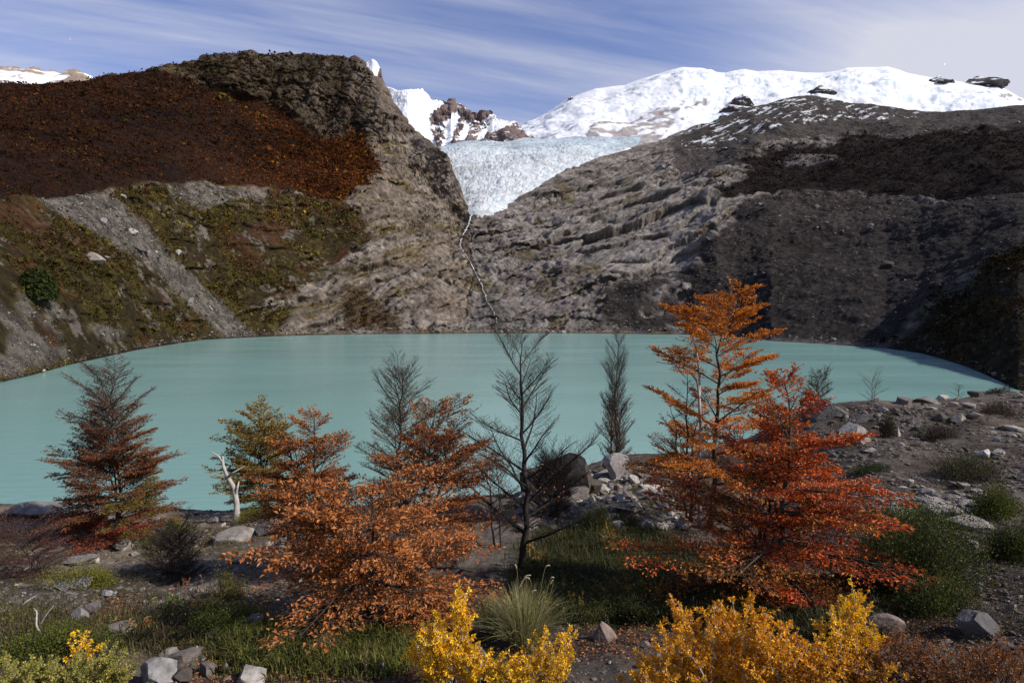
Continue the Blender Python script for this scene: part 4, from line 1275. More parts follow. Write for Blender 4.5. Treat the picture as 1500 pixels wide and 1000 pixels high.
def build_gravel():
    """loose chips of slate and pebbles over the bank: past counting"""
    rng = np.random.default_rng(5)
    V0, F0 = ICO1
    mb = MB()

    def patch(n, pxr, pyr, size, flat, tone, keep=None):
        px = rng.uniform(*pxr, n); py = rng.uniform(*pyr, n)
        if keep is not None:
            k = keep(px, py); px, py = px[k], py[k]
        pts = []
        for a, b in zip(px, py):
            h = hit(G_BVH, a, b)
            if h is not None and h[1] < 19 and h[2] > 3:
                pts.append(h)
        pts = np.array(pts)
        # clustered: drop stones where the soil is bare
        k = fbm(pts * 1.1, 3, 8) + .25 * rng.normal(size=len(pts)) > -.05
        pts = pts[k]
        pts[:, 2] = ground_z(pts[:, 0], pts[:, 1])
        m = len(pts)
        s = size * rng.lognormal(0, .5, m) * np.clip(pts[:, 1] / 7, .6, 1.6)
        sh = np.stack([rng.uniform(.7, 1.5, m), rng.uniform(.6, 1.1, m), flat * rng.uniform(.5, 1.3, m)], -1)
        W = V0[None] * (1 + rng.uniform(-.35, .35, (m, len(V0), 1))) * sh[:, None] * s[:, None, None]
        a = rng.uniform(0, 6.28, m); t = rng.normal(0, .25, m)
        ca, sa = np.cos(a), np.sin(a)
        x = W[..., 0] * ca[:, None] - W[..., 1] * sa[:, None]; y = W[..., 0] * sa[:, None] + W[..., 1] * ca[:, None]
        z = W[..., 2] + x * np.tan(t)[:, None]
        W = np.stack([x, y, z], -1) + pts[:, None]
        W[..., 2] += (s * flat * .3)[:, None]
        c = pick(tone, m, rng, .3)
        Fx = (F0[None] + (np.arange(m) * len(V0))[:, None, None]).reshape(-1, 3)
        mb.add(W.reshape(-1, 3), Fx, np.repeat(c, len(V0), 0))
    tone = [PALE, GREY, (.13, .112, .096), (.10, .085, .072), (.085, .07, .058)]
    bright = [PALE, PALE, WHITE, GREY, (.15, .13, .11)]
    patch(4200, (1140, 1520), (575, 720), .018, .5, tone)
    patch(2200, (1250, 1460), (697, 756), .035, .35, bright, lambda x, y: ((x - 1350) / 100) ** 2 + ((y - 728) / 27) ** 2 < 1)
    patch(2400, (1380, 1520), (745, 960), .016, .5, tone)
    patch(3600, (1500, 1780), (575, 1000), .018, .5, tone)
    patch(1500, (-260, 0), (745, 1000), .016, .5, tone)
    patch(2200, (760, 1010), (690, 775), .05, .5, bright + tone)
    patch(2600, (-20, 460), (742, 900), .018, .5, tone)
    patch(1800, (-20, 640), (860, 1010), .013, .5, tone)
    patch(1500, (600, 1010), (900, 1010), .010, .5, tone)
    tag(mb.build('gravel', M_STONE), kind='stuff')


build_gravel()


# ------------------------------------------------------------------ trees: Antarctic beech in autumn
def bez(a, b, n):
    t = np.linspace(0, 1, n)[:, None]
    return a * (1 - t) + b * t


class Wood:
    """collects twigs of equal point count so that they mesh in one go"""
    def __init__(s):
        s.g = {}

    def add(s, P, R):
        s.g.setdefault(len(P), ([], []))
        s.g[len(P)][0].append(P); s.g[len(P)][1].append(R)

    def into(s, mb, col, k):
        for n, (P, R) in s.g.items():
            V, Fq = tubes(np.array(P), np.array(R), k)
            mb.add(V, Fq, col)


ZW = np.array((1, 1, .4))


def walk(p, d, length, n, rng, bend, wob, droop=0.):
    """a twig of n points; bend pulls it towards level (-) or upright (+)"""
    pts = [p]
    st = length / (n - 1)
    d = d.copy()
    for i in range(n - 1):
        d = d + np.array((0, 0, bend / (n - 1))) + rng.normal(0, wob, 3) * ZW
        d /= np.linalg.norm(d)
        p = p + d * st
        pts.append(p)
    return np.array(pts)


def beech(name, label, px, py, top, left, right, seed, group=None, h0=.08, nprim=44, e_low=.15, e_top=1.0, bend=-.25, ndsec=13, sec_len=.42, ter=5, ter_len=.35, up=.0,
          leaf=.024, leaf_n=5, pal=None, weights=None, leafy=lambda h, t: 1.0, bark=(.045, .036, .030), r0=.028, lean=(0, 0), profile=None, stems=1, spread=.12, cat='tree', zone=None, twig=.0022, layer=.10, keep=None, dead=0):
    """px,py: foot; top: the crown's top row; left/right: how far the crown reaches at its widest (pixels from the foot)"""
    rng = np.random.default_rng(seed)
    at = on_ground(px, py)
    m = at[1] / F_PX
    H = (py - top) * m
    RL, RR = left * m, right * m
    t = thing(name, label, cat, tuple(at), group)
    prof = profile or [(0, .7), (.15, 1), (.35, .92), (.6, .62), (.8, .38), (.92, .2), (1, .06)]
    ph, pw = np.array(prof).T
    LP, LD, LN, LS, LC = [], [], [], [], []
    for si in range(stems):
        sa = rng.uniform(0, 6.28); so = (0 if si == 0 else spread)
        Hs = H * (1 if si == 0 else rng.uniform(.68, .92))
        foot = np.array((math.cos(sa) * so * .25, math.sin(sa) * so * .25, -.06))
        tip = np.array((lean[0] * m + math.cos(sa) * so * H * .8, lean[1] * m + math.sin(sa) * so * H * .8, Hs))
        nt = 14
        q = np.linspace(0, 1, nt)
        trunk = foot[None] + (tip - foot)[None] * q[:, None]
        wob = np.cumsum(rng.normal(0, .018, (nt, 2)), 0) * H
        trunk[:, :2] += (wob - q[:, None] * wob[-1]) * .55
        rad = r0 * (1 - q) ** .8 * (H / 2.5) * (1 if si == 0 else .7) + .003
        rad[0] *= 1.5
        V, Fq = tubes(trunk[None], rad[None], 8)
        nz = 1 + .3 * fbm(V * 25, 3, seed)
        mk('trunk', V, [Fq], M_BARK, t, np.asarray(bark)[None] * nz[:, None], True)
        npb = max(6, int(nprim * (1 if si == 0 else .55)))
        for b in range(npb):
            h = h0 + (0.985 - h0) * ((b + rng.uniform(.1, .9)) / npb)
            az = b * 2.399963 + rng.uniform(-.5, .5) + si
            k = .5 + .5 * math.cos(az)
            L = (RR * k + RL * (1 - k)) * np.interp(h, ph, pw) * rng.uniform(.55, 1.2)
            if stems > 1: L *= .85
            L = max(L, .06)
            if keep and not keep(h, az, rng):
                continue
            e = e_low + (e_top - e_low) * h ** 1.3 + rng.normal(0, .1)
            L = L / max(math.cos(e * .75), .55)
            p0 = np.array([np.interp(h, q, trunk[:, i]) for i in range(3)])
            d0 = np.array((math.cos(az) * math.cos(e), math.sin(az) * math.cos(e), math.sin(e)))
            n = 9
            br = walk(p0, d0, L, n, rng, bend, .085)
            rb = np.interp(h, q, rad) * .5 * np.linspace(1, .18, n) * min(1, L / (.35 * H) + .35) + twig * .8
            mb = MB()
            V, Fq = tubes(br[None], rb[None], 5)
            mb.add(V, Fq, bark)
            wd = Wood()
            ns = max(3, int(ndsec * min(1.2, L / (.45 * max(RL, RR)) + .15)))
            leafiness = leafy(h, az) * rng.uniform(.55, 1.25)
            for s_ in range(ns):
                f = .14 + .86 * (s_ + rng.uniform(0, .8)) / ns
                i0 = f * (n - 1); ia = min(int(i0), n - 2); fr = i0 - ia
                p = br[ia] * (1 - fr) + br[ia + 1] * fr
                d = norm(br[ia + 1] - br[ia])
                side = np.cross(d, (0, 0, 1.0)); side = side / max(np.linalg.norm(side), .1)
                sgn = 1 if s_ % 2 else -1
                w_ = norm(d * .75 + side * sgn * rng.uniform(.5, 1.0) + np.array((0, 0, up + rng.normal(0, layer))))
                Ls = sec_len * L * (1 - .62 * f) * rng.uniform(.6, 1.2) + .05
                tw = walk(p, w_, Ls, 5, rng, bend * .3 + up * .4, .07)
                wd.add(tw, np.linspace(twig * 1.3, twig * .6, 5))
                segs = [tw]
                ntr = max(1, int(ter * min(1.4, Ls / .22)))
                for u in range(ntr):
                    g = .2 + .75 * (u + rng.uniform(0, .9)) / ntr
                    j0 = g * 4; ja = min(int(j0), 3); gr = j0 - ja
                    pp = tw[ja] * (1 - gr) + tw[ja + 1] * gr
                    dd = norm(tw[ja + 1] - tw[ja])
                    sd = np.cross(dd, (0, 0, 1.0)); sd = sd / max(np.linalg.norm(sd), .1)
                    ww = norm(dd * .8 + sd * (1 if u % 2 else -1) * rng.uniform(.45, .9) + np.array((0, 0, up + rng.normal(0, layer))))
                    Lt = ter_len * Ls * rng.uniform(.6, 1.2) * (1 - .4 * g) + .03
                    tt = walk(pp, ww, Lt, 3, rng, up * .3, .08)
                    wd.add(tt, np.linspace(twig * .8, twig * .45, 3))
                    segs.append(tt)
                if leaf_n and leafiness > 0:
                    for sg in segs:
                        ln = np.linalg.norm(np.diff(sg, axis=0), axis=1).sum()
                        cnt = rng.poisson(leaf_n * leafiness * (ln / .08 + .6))
                        if cnt == 0:
                            continue
                        v = rng.uniform(.15, 1.05, cnt) * (len(sg) - 1)
                        va = np.minimum(v.astype(int), len(sg) - 2)
                        vf = (v - va)[:, None]
                        pp = sg[va] * (1 - vf) + sg[va + 1] * vf
                        dd = norm(sg[va + 1] - sg[va])
                        LP.append(pp + rng.normal(0, .006, pp.shape)); LD.append(dd + rng.normal(0, .55, dd.shape))
                        nn = rng.normal(0, .36, dd.shape); nn[:, 2] += 1
                        LN.append(nn); LS.append(leaf * rng.uniform(.45, 1.35, cnt))
                        hh = np.full(cnt, h)
                        LC.append(np.stack([hh, np.full(cnt, az % 6.283), rng.uniform(size=cnt)], -1))
            wd.into(mb, bark, 3)
            mb.build('branch', M_BARK, t, True)
    if LP:
        LP = np.concatenate(LP); LD = np.concatenate(LD); LN = np.concatenate(LN); LS = np.concatenate(LS); LC = np.concatenate(LC)
        n = len(LP)
        patchy = fbm(LP * 3.2 + seed, 3, 7)
        wts = np.asarray(weights or [1] * len(pal), float)
        cum = np.cumsum(wts) / wts.sum()
        r = np.clip(LC[:, 2] * .75 + .25 * (patchy * .9 + .5), 0, .999)
        ci = np.searchsorted(cum, r)
        c = np.asarray(pal, float)[np.minimum(ci, len(pal) - 1)] * rng.uniform(.7, 1.25, (n, 1))
        if zone:
            c = zone(LP / m, LC, c, rng)
        V, Fq, C = leaves_mesh(LP, LD, norm(LN), LS, c)
        mk('crown', V, [Fq], M_LEAF, t, C)
    return t


COPPER = [(0.2173, 0.0638, 0.0192), (0.3519, 0.1149, 0.0275), (0.4451, 0.1543, 0.0358), (0.4761, 0.1915, 0.055), (0.5175, 0.2554, 0.0688)]
RUST = [(0.1275, 0.045, 0.0195), (0.195, 0.0675, 0.0255), (0.255, 0.0975, 0.036), (0.15, 0.075, 0.036)]
RED = [(0.2994, 0.0462, 0.0116), (0.4931, 0.0747, 0.0128), (0.634, 0.1513, 0.0163), (0.3874, 0.1068, 0.0163), (0.7429, 0.1246, 0.0256)]
ORANGE = [(0.3375, 0.101, 0.013), (0.5569, 0.1786, 0.014), (0.7087, 0.2484, 0.0173), (0.4219, 0.1863, 0.0194)]
YELLOWG = [(0.126, 0.105, 0.0196), (0.238, 0.175, 0.0224), (0.392, 0.224, 0.028), (0.364, 0.14, 0.0308), (0.084, 0.084, 0.0196)]


def left_zone(P, LC, c, rng):
    k = (P[:, 0] > 12) & (P[:, 2] < 85) & (fbm(P * .02, 2, 5) > -.05)
    g = pick([(.13, .12, .016), (.25, .17, .018), (.09, .09, .014)], len(P), rng)
    c = np.where(k[:, None] & (rng.uniform(size=(len(P), 1)) < .7), g, c)
    k = (P[:, 2] < 40) & (fbm(P * .02, 2, 9) > .1)
    return np.where(k[:, None], pick([(.26, .06, .025), (.20, .05, .02)], len(P), rng), c)


beech('beech_tree', 'rust brown tree with a bare forked top at the left above the lake', 176, 790, 550, 94, 88, 101, h0=.05, nprim=50, e_low=.05, e_top=1.1, bend=-.10, ndsec=15, ter=6, leaf=.027, leaf_n=5.4, pal=RUST, weights=[3, 4, 2.2, 1.5],
      leafy=lambda h, a: float(np.clip(1.35 - 1.1 * h, .08, 1.)) * (1 if h < .74 else .25), zone=left_zone, profile=[(0, .72), (.12, 1.0), (.3, .95), (.5, .86), (.65, .72), (.78, .6), (.9, .62), (1, .35)], stems=3, spread=.10, r0=.02, layer=.07)
beech('beech_tree', 'yellow green tree standing behind the white dead snag', 382, 740, 600, 76, 64, 102, h0=.08, nprim=30, e_low=.1, e_top=.95, bend=-.1, ndsec=12, leaf=.038, leaf_n=3.2, pal=YELLOWG, weights=[3, 3, 2, 1.2, 2],
      stems=4, spread=.16, r0=.02, profile=[(0, .7), (.2, 1), (.5, .95), (.75, .8), (.92, .5), (1, .2)], layer=.08)
beech('beech_tree', 'dark tree with a thin bare pyramid top behind the copper trees', 592, 758, 535, 74, 74, 103, h0=.2, nprim=44, e_low=.3, e_top=1.0, bend=.15, ndsec=15, ter=6, leaf=.022, leaf_n=1.6, pal=RUST + [(.2, .07, .03)], weights=[3, 3, 2, 1, 2],
      leafy=lambda h, a: .15 if h > .72 else .9, up=.10, profile=[(0, .9), (.3, 1), (.5, 1), (.62, .9), (.75, .72), (.85, .5), (.93, .26), (1, .05)], bark=(.028, .026, .024))
beech('beech_tree', 'broad copper tree with its lower branches sweeping the grass, nearest of the copper trees', 550, 915, 700, 172, 196, 104, h0=.05, nprim=19, e_low=.02, e_top=.55, bend=-.24, ndsec=17, sec_len=.5, ter=6, leaf=.034, leaf_n=2.9, pal=COPPER, weights=[2.2, 4, 3.4, 2, 1],
      profile=[(0, .9), (.15, 1.0), (.3, 1), (.5, 1.02), (.7, .95), (.85, .7), (1, .4)], stems=3, spread=.26, r0=.034, layer=.015)
beech('beech_tree', 'tall copper tree leaning right between the broad copper tree and the bare black tree', 612, 845, 604, 86, 116, 105, h0=.30, nprim=24, e_low=.15, e_top=.8, bend=-.2, ndsec=16, sec_len=.46, ter=6, leaf=.028, leaf_n=3.0, pal=COPPER, weights=[3, 4, 2.4, 1, .5],
      lean=(26, 0), profile=[(0, .6), (.3, .9), (.5, 1), (.7, .9), (.85, .7), (1, .3)], stems=3, spread=.14, layer=.05)
beech('beech_tree', 'slender copper tree with two forked tips at the left of the copper group', 478, 842, 600, 100, 84, 106, h0=.25, nprim=24, e_low=.1, e_top=.9, bend=-.15, ndsec=15, sec_len=.46, ter=6, leaf=.027, leaf_n=3.0, pal=COPPER, weights=[3, 3.6, 3, 1.4, .3],
      lean=(-14, 0), profile=[(0, .7), (.3, 1), (.55, .95), (.7, .72), (.82, .42), (1, .22)], stems=4, spread=.2, layer=.05)
beech('bare_tree', 'tall bare black tree with upswept branches in the middle of the bank', 765, 838, 494, 104, 104, 107, h0=.14, nprim=24, e_low=.42, e_top=1.0, bend=.10, ndsec=19, sec_len=.34, ter=7, ter_len=.42, leaf=.02, leaf_n=.12, pal=COPPER, up=.16, bark=(.022, .019, .017), r0=.036,
      profile=[(0, .7), (.2, .95), (.4, 1.05), (.55, .9), (.7, .78), (.85, .6), (.95, .42), (1, .25)], layer=.10, twig=.0020)
beech('bare_tree', 'smaller bare tree growing just left of the tall black tree', 728, 802, 632, 66, 52, 108, h0=.15, nprim=18, e_low=.6, e_top=1.0, bend=.05, ndsec=14, ter=5, leaf=.022, leaf_n=.35, pal=COPPER, up=.16, bark=(.026, .022, .02), r0=.02, lean=(-20, 0), layer=.12, stems=2, spread=.12, twig=.0019)
beech('bare_tree', 'narrow columnar dark tree rising behind the upright pointed boulder', 905, 690, 500, 40, 42, 109, h0=.04, nprim=26, e_low=.85, e_top=1.2, bend=.22, ndsec=15, ter=5, leaf=.034, leaf_n=.35, pal=RUST, up=.26, bark=(.050, .044, .038), r0=.022,
      leafy=lambda h, a: 1.6 if h < .45 else .1, profile=[(0, .85), (.2, 1), (.45, .95), (.7, .85), (.88, .8), (1, .45)], stems=4, spread=.06, layer=.16, twig=.0022)
beech('beech_tree', 'tallest tree with tiers of bright orange leaves against the far slope', 1040, 774, 436, 98, 108, 110, h0=.20, nprim=30, e_low=.2, e_top=.7, bend=-.2, ndsec=17, sec_len=.46, ter=6, leaf=.033, leaf_n=5.0, pal=ORANGE, weights=[2.4, 4, 2.6, 1.2],
      lean=(14, 0), profile=[(0, .8), (.3, 1.0), (.45, .95), (.6, .95), (.72, .92), (.85, .85), (.95, .6), (1, .2)], layer=.04, r0=.03, bark=(.04, .032, .027), keep=lambda h, a, r: not (.5 < h < .62 and math.cos(a) < -.1))
beech('bare_tree', 'half bare tree with thin dark limbs left of the orange tree', 1015, 772, 540, 96, 40, 111, h0=.2, nprim=18, e_low=.45, e_top=.95, bend=-.1, ndsec=14, ter=6, leaf=.028, leaf_n=1.2, pal=ORANGE + RED, weights=[1] * 9, up=.08, bark=(.035, .029, .025), r0=.022, lean=(-12, 0),
      leafy=lambda h, a: 1.6 if h < .5 else .3, stems=3, spread=.16, layer=.08)
beech('beech_tree', 'broad red tree with low layered branches at the right of the bank', 1118, 876, 545, 214, 172, 112, h0=.08, nprim=27, e_low=.05, e_top=.8, bend=-.2, ndsec=19, sec_len=.5, ter=7, leaf=.030, leaf_n=2.9, pal=RED, weights=[3, 4, 3, 2.4, 1.2],
      lean=(22, 0), profile=[(0, .75), (.15, 1.0), (.3, 1), (.45, .86), (.6, .68), (.75, .48), (.9, .3), (1, .12)], stems=4, spread=.24, r0=.036, layer=.03, bark=(.05, .04, .034),
      zone=lambda P, LC, c, rng: np.where(((P[:, 0] < -30) & (fbm(P * .012, 3, 3) > -.02) | (fbm(P * .02, 3, 13) > .16))[:, None], pick([(.24, .085, .016), (.40, .135, .018), (.18, .07, .016), (.50, .19, .024)], len(P), rng), c))
# shrubs at the water's edge
beech('bare_shrub', 'small bare fan shaped shrub on the rim against the lake', 1277, 592, 552, 28, 28, 113, h0=.05, nprim=9, e_low=.6, e_top=1.1, bend=-.2, ndsec=7, ter=3, leaf_n=0, bark=(.10, .09, .08), r0=.02, twig=.0016, cat='shrub', stems=2, spread=.3, up=.15, profile=[(0, 1), (1, .7)])
beech('dark_shrub', 'dark twiggy shrub with few leaves right of the red tree top', 1196, 606, 556, 30, 42, 114, h0=.05, nprim=18, e_low=.4, e_top=1.0, bend=.1, ndsec=10, ter=4, leaf=.035, leaf_n=.7, pal=[(.05, .05, .014), (.10, .085, .018), (.16, .05, .014)], bark=(.03, .025, .022), r0=.03, cat='shrub', stems=3, spread=.25, up=.15, profile=[(0, 1), (1, .6)])
beech('bare_shrub', 'tiny bare sprig on the rim left of the low dark boulder', 1404, 582, 562, 10, 10, 115, h0=.1, nprim=8, e_low=.6, e_top=1.1, ndsec=4, ter=2, leaf_n=0, bark=(.05, .045, .03), r0=.04, cat='shrub', profile=[(0, 1), (1, .6)])
# shrubs on the left of the bank
beech('bare_shrub', 'dark leafless bush of fine twigs on the soil below the water notch', 262, 846, 772, 48, 50, 116, h0=.02, nprim=22, e_low=.15, e_top=1.0, bend=.12, ndsec=13, ter=6, leaf=.014, leaf_n=.25, pal=[(.05, .04, .02)], bark=(.030, .022, .020), r0=.02, cat='shrub', stems=5, spread=.4, up=.15, layer=.2, profile=[(0, 1), (.4, .95), (1, .5)], twig=.0019)
beech('bare_shrub', 'low reddish bush of thin branches leaning left at the left edge', 62, 842, 776, 84, 56, 117, h0=.08, nprim=17, e_low=.2, e_top=.8, bend=-.1, ndsec=13, ter=6, leaf=.015, leaf_n=1.0, pal=[(.13, .035, .022), (.17, .055, .033), (.09, .035, .026)], bark=(.055, .034, .030), r0=.024, cat='shrub', stems=3, spread=.35, layer=.14, lean=(-20, 0), profile=[(0, .9), (.5, 1), (1, .7)])
beech('red_shrub', 'small red leaved shrub at the left foot of the rust brown tree', 104, 778, 728, 30, 34, 118, h0=.1, nprim=20, e_low=.2, e_top=.9, ndsec=9, ter=4, leaf=.026, leaf_n=2.4, pal=[(.22, .05, .025), (.16, .045, .02)], r0=.02, cat='shrub', stems=2, spread=.3)
beech('bare_shrub', 'grey brown twig bush in front of the large peaked boulder', 806, 758, 676, 52, 56, 119, h0=.05, nprim=44, e_low=.3, e_top=1.0, bend=.1, ndsec=12, ter=5, leaf_n=.2, leaf=.02, pal=RUST, bark=(.040, .032, .028), r0=.02, cat='shrub', stems=4, spread=.3, up=.2, layer=.16, profile=[(0, 1), (.5, .9), (1, .6)])


# ------------------------------------------------------------------ dead wood
def stick(name, label, pts, widths, base, cat, depth=None, part='fork', forks=()):
    """bleached wood through points of the bank given as (px, py) at one distance"""
    p0 = on_ground(*pts[0])
    d = depth or p0[1]
    W = np.array([world(a, b, d) for a, b in pts]); W[0] = p0 - (0, 0, .04)
    rng = np.random.default_rng(len(label))
    W[1:, 1] += rng.normal(0, .05, len(W) - 1)
    k = np.linspace(0, len(W) - 1, 6 * len(W))

    def smooth(W, w, n):
        idx = np.arange(len(W))
        k = np.linspace(0, len(W) - 1, n)
        Q = np.stack([np.interp(k, idx, W[:, i]) for i in range(3)], -1)
        for _ in range(2):
            Q[1:-1] = (Q[:-2] + 2 * Q[1:-1] + Q[2:]) / 4
        return Q, np.interp(k, idx, w)
    w = np.array(widths) * d / F_PX / 2
    Q, r = smooth(W, w, 6 * len(W))
    V, Fq = tubes((Q - p0)[None], r[None], 8)
    c = np.asarray(base) * (1 + .25 * fbm(V * 30, 3, 4))[:, None]
    t = thing(name, label, cat, tuple(p0))
    mk('stem', V, [Fq], M_BARK, t, c, True)
    for fp, fw in forks:
        W2 = np.array([world(a, b, d) for a, b in fp])
        W2[1:, 1] += rng.normal(0, .06, len(W2) - 1)
        Q, r = smooth(W2, np.array(fw) * d / F_PX / 2, 5 * len(W2))
        V, Fq = tubes((Q - p0)[None], r[None], 6)
        mk('fork', V, [Fq], M_BARK, t, np.asarray(base) * (1 + .25 * fbm(V * 30, 3, 5))[:, None], True)
    return t


BLEACH = (.33, .305, .28)
stick('dead_snag', 'white bleached dead snag with a forked tip before the yellow green tree', [(346, 764), (347, 738), (342, 715), (333, 697), (327, 682), (325, 668)], [11, 8, 7, 5.5, 4.5, 3], BLEACH, 'dead tree',
      forks=[([(326, 676), (318, 668), (308, 662)], [4, 3, 1.2]), ([(334, 698), (345, 690), (360, 681)], [4, 3, 1]), ([(346, 722), (349, 712), (348, 706)], [4, 3, 2])])
stick('fallen_log', 'short white log lying on the mat right of the dead snag', [(377, 742), (390, 745), (402, 744), (413, 741)], [4, 5.5, 5, 4], BLEACH, 'log', forks=[([(402, 744), (412, 736), (424, 725)], [4, 3.5, 2])])
stick('dead_sapling', 'pale dead sapling arching left out of the orange tree', [(1026, 770), (1024, 700), (1025, 620), (1024, 560), (1008, 542), (985, 533), (962, 530)], [7, 6, 5, 3.5, 3, 2, 1], (.33, .29, .27), 'dead sapling', forks=[([(1025, 600), (1027, 545), (1023, 515), (1017, 495)], [4, 3.2, 2.4, 1.2])])
stick('dead_branch', 'white curved root on the turf above the shaded grass', [(875, 763), (878, 756), (888, 753), (902, 752)], [3, 3.5, 3, 2], BLEACH, 'dead branch')
stick('dead_branch', 'grey dead twigs spraying out of the lower left heath', [(66, 930), (60, 912), (52, 897), (50, 890)], [3, 2.4, 2, 1], (.36, .34, .33), 'dead branch', forks=[([(60, 912), (68, 900), (76, 888)], [2, 1.4, .8])])
stick('dead_branch', 'pale bent twig at the left edge below the reddish bush', [(-4, 842), (14, 848), (30, 838), (52, 823)], [2.2, 2, 1.8, 1], (.36, .32, .30), 'dead branch', forks=[([(14, 848), (18, 836), (24, 826)], [1.6, 1.2, .8]), ([(16, 848), (34, 848), (40, 842)], [1.6, 1.2, .8])])
stick('dead_branch', 'long pale twig lying above the twin grey blocks', [(30, 889), (40, 880), (52, 872), (60, 868)], [2, 2, 1.6, 1], (.36, .33, .31), 'dead branch')
stick('dead_branch', 'short dark twig beside the flat chip on the path', [(925, 955), (937, 953), (950, 957)], [3, 4, 2], (.05, .04, .035), 'dead branch')
stick('dead_branch', 'straight pale twig lying in the big green bush', [(1287, 816), (1305, 817), (1325, 817)], [2, 2, 1.4], (.4, .36, .33), 'dead branch')


# ------------------------------------------------------------------ low plants
def cushion(name, label, px, py, w, h, pal, seed, n=5000, leaf=.018, cat='shrub', weights=None, depth=.8, part='foliage', lumps=7, spike=0., stem_col=(.05, .04, .03), grassy=0., group=None, upright=.6, thin=.5):
    """a mound of small leaves over short twigs, w by h pixels, its foot at px,py"""
    rng = np.random.default_rng(seed)
    at = on_ground(px, py)
    W = metres(w, at) / 2; H = metres(h, at)
    # the mound drapes on the bank: lumps of different height
    lc = np.stack([rng.uniform(-.72, .72, lumps), rng.uniform(-.7, .7, lumps)], -1)
    lr = rng.uniform(.3, .62, lumps); lh = rng.uniform(.55, 1, lumps)
    lc[0] = (rng.uniform(-.2, .2), 0); lr[0] = .75; lh[0] = 1
    li = rng.choice(lumps, n, p=lr ** 2 / (lr ** 2).sum())
    d = rand_dirs(n, rng); d[:, 2] = np.abs(d[:, 2])
    rr = rng.uniform(.25, 1.0, n) ** thin * (1 + .14 * rng.normal(size=n))
    x = (lc[li, 0] + d[:, 0] * lr[li] * rr) * W
    y = (lc[li, 1] + d[:, 1] * lr[li] * rr) * W * depth + W * depth * .5
    z = d[:, 2] * lh[li] * rr * H + spike * H * rng.uniform(0, 1, n) ** 4
    g = ground_z(at[0] + x, at[1] + y) - at[2]
    P = np.stack([x, y, z + g], -1)
    nrm = norm(d + rng.normal(0, .5, d.shape))
    dr = norm(d * .5 + rng.normal(0, .5, d.shape) + np.array((0, 0, upright)))
    c = pick(pal, n, rng, .3, weights) * (1 + .4 * fbm(P * 9 / max(W, .2) * .4, 3, seed))[:, None]
    t = thing(name, label, cat, tuple(at), group)
    V, Fq, C = leaves_mesh(P, dr, nrm, leaf * rng.uniform(.6, 1.3, n), c, .5 if not grassy else grassy)
    mk(part, V, [Fq], M_LEAF, t, C)
    ns = max(8, n // 60)
    k = rng.choice(n, ns)
    f = np.stack([x[k] * .75, (y[k] - W * depth * .5) * .75 + W * depth * .5, np.zeros(ns)], -1)
    f[:, 2] = ground_z(at[0] + f[:, 0], at[1] + f[:, 1]) - at[2] - .01
    S = np.stack([f, f * .45 + P[k] * .55 + rng.normal(0, .01, f.shape), P[k]], 1)
    V, Fq = tubes(S, np.tile([[.003, .0022, .0012]], (ns, 1)), 3)
    mk('stems', V, [Fq], M_BARK, t, np.broadcast_to(stem_col, V.shape).copy())
    return t


OLIVE = [(.12, .125, .012), (.18, .175, .018), (.24, .21, .02), (.08, .07, .014)]
GREEN = [(.062, .085, .012), (.095, .12, .016), (.14, .15, .02), (.05, .05, .014)]
DKGREEN = [(0.0304, 0.0439, 0.0135), (0.0473, 0.0641, 0.0169), (0.0709, 0.0878, 0.022), (0.0405, 0.0338, 0.0169)]
BROWN = [(0.0572, 0.0418, 0.0286), (0.0825, 0.0605, 0.0418), (0.0418, 0.0308, 0.022), (0.066, 0.055, 0.0242)]
LIME = [(0.27, 0.2565, 0.0473), (0.378, 0.3375, 0.0743), (0.189, 0.189, 0.0338), (0.324, 0.2295, 0.0405)]

cushion('heath_mat', 'bright olive heath mat on the soil above the flat grey slab at left', 118, 862, 100, 40, OLIVE, 201, 5500, .016, 'plant')
cushion('heath_mound', 'olive heath mound at the right foot of the rust brown tree', 252, 786, 52, 34, OLIVE, 202, 3500, .017, 'plant')
cushion('heath_mat', 'dark olive mat under the white snag and fallen log', 372, 764, 84, 20, OLIVE, 203, 3200, .020, 'plant')
cushion('heath_mat', 'small olive mat at the left bank edge beside the reddish bush', 12, 790, 70, 14, DKGREEN, 204, 2000, .018, 'plant')
cushion('heath_mat', 'broad green heath mat in the lower left corner behind the pale shrub', 66, 972, 160, 52, GREEN, 205, 8000, .013, 'plant')
cushion('heath_mat', 'green heath mat among the orange and green herbs', 300, 934, 118, 46, GREEN, 206, 6500, .013, 'plant')
cushion('heath_mound', 'olive brown mound right of the leafless dark bush', 325, 880, 70, 48, OLIVE + BROWN, 207, 4000, .013, 'plant')
cushion('heath_mat', 'low olive strip below the rust brown tree', 215, 798, 90, 12, OLIVE + DKGREEN, 208, 2600, .018, 'plant')
cushion('heath_mat', 'bright lime green mat among rocks left of the shaded grass', 872, 778, 66, 44, [(.09, .10, .016), (.13, .13, .02), (.06, .06, .014)], 209, 4500, .018, 'plant')
cushion('green_bush', 'big dark green bush right of the red tree', 1345, 872, 216, 126, GREEN + DKGREEN, 210, 30000, .019, 'bush', lumps=14, thin=.35)
cushion('green_bush', 'low dark green bush in front of the big green bush', 1376, 902, 120, 64, DKGREEN + GREEN, 211, 11000, .015, 'bush')
cushion('green_bush', 'small rounded green bush by the right edge near the pale slab', 1474, 762, 66, 52, GREEN, 212, 8000, .018, 'bush')
cushion('green_bush', 'dark green bush cut by the right edge below the rounded one', 1494, 824, 80, 64, GREEN + DKGREEN, 213, 9000, .016, 'bush')
cushion('brown_tuft', 'dark pointed tuft beside the thin upright stone', 1303, 642, 28, 36, [(.03, .026, .014), (.045, .038, .016)], 214, 1800, .03, 'plant', spike=.3)
cushion('brown_cushion', 'round brown cushion plant left of the round white-topped rock', 1379, 642, 42, 24, BROWN, 215, 2200, .026, 'plant')
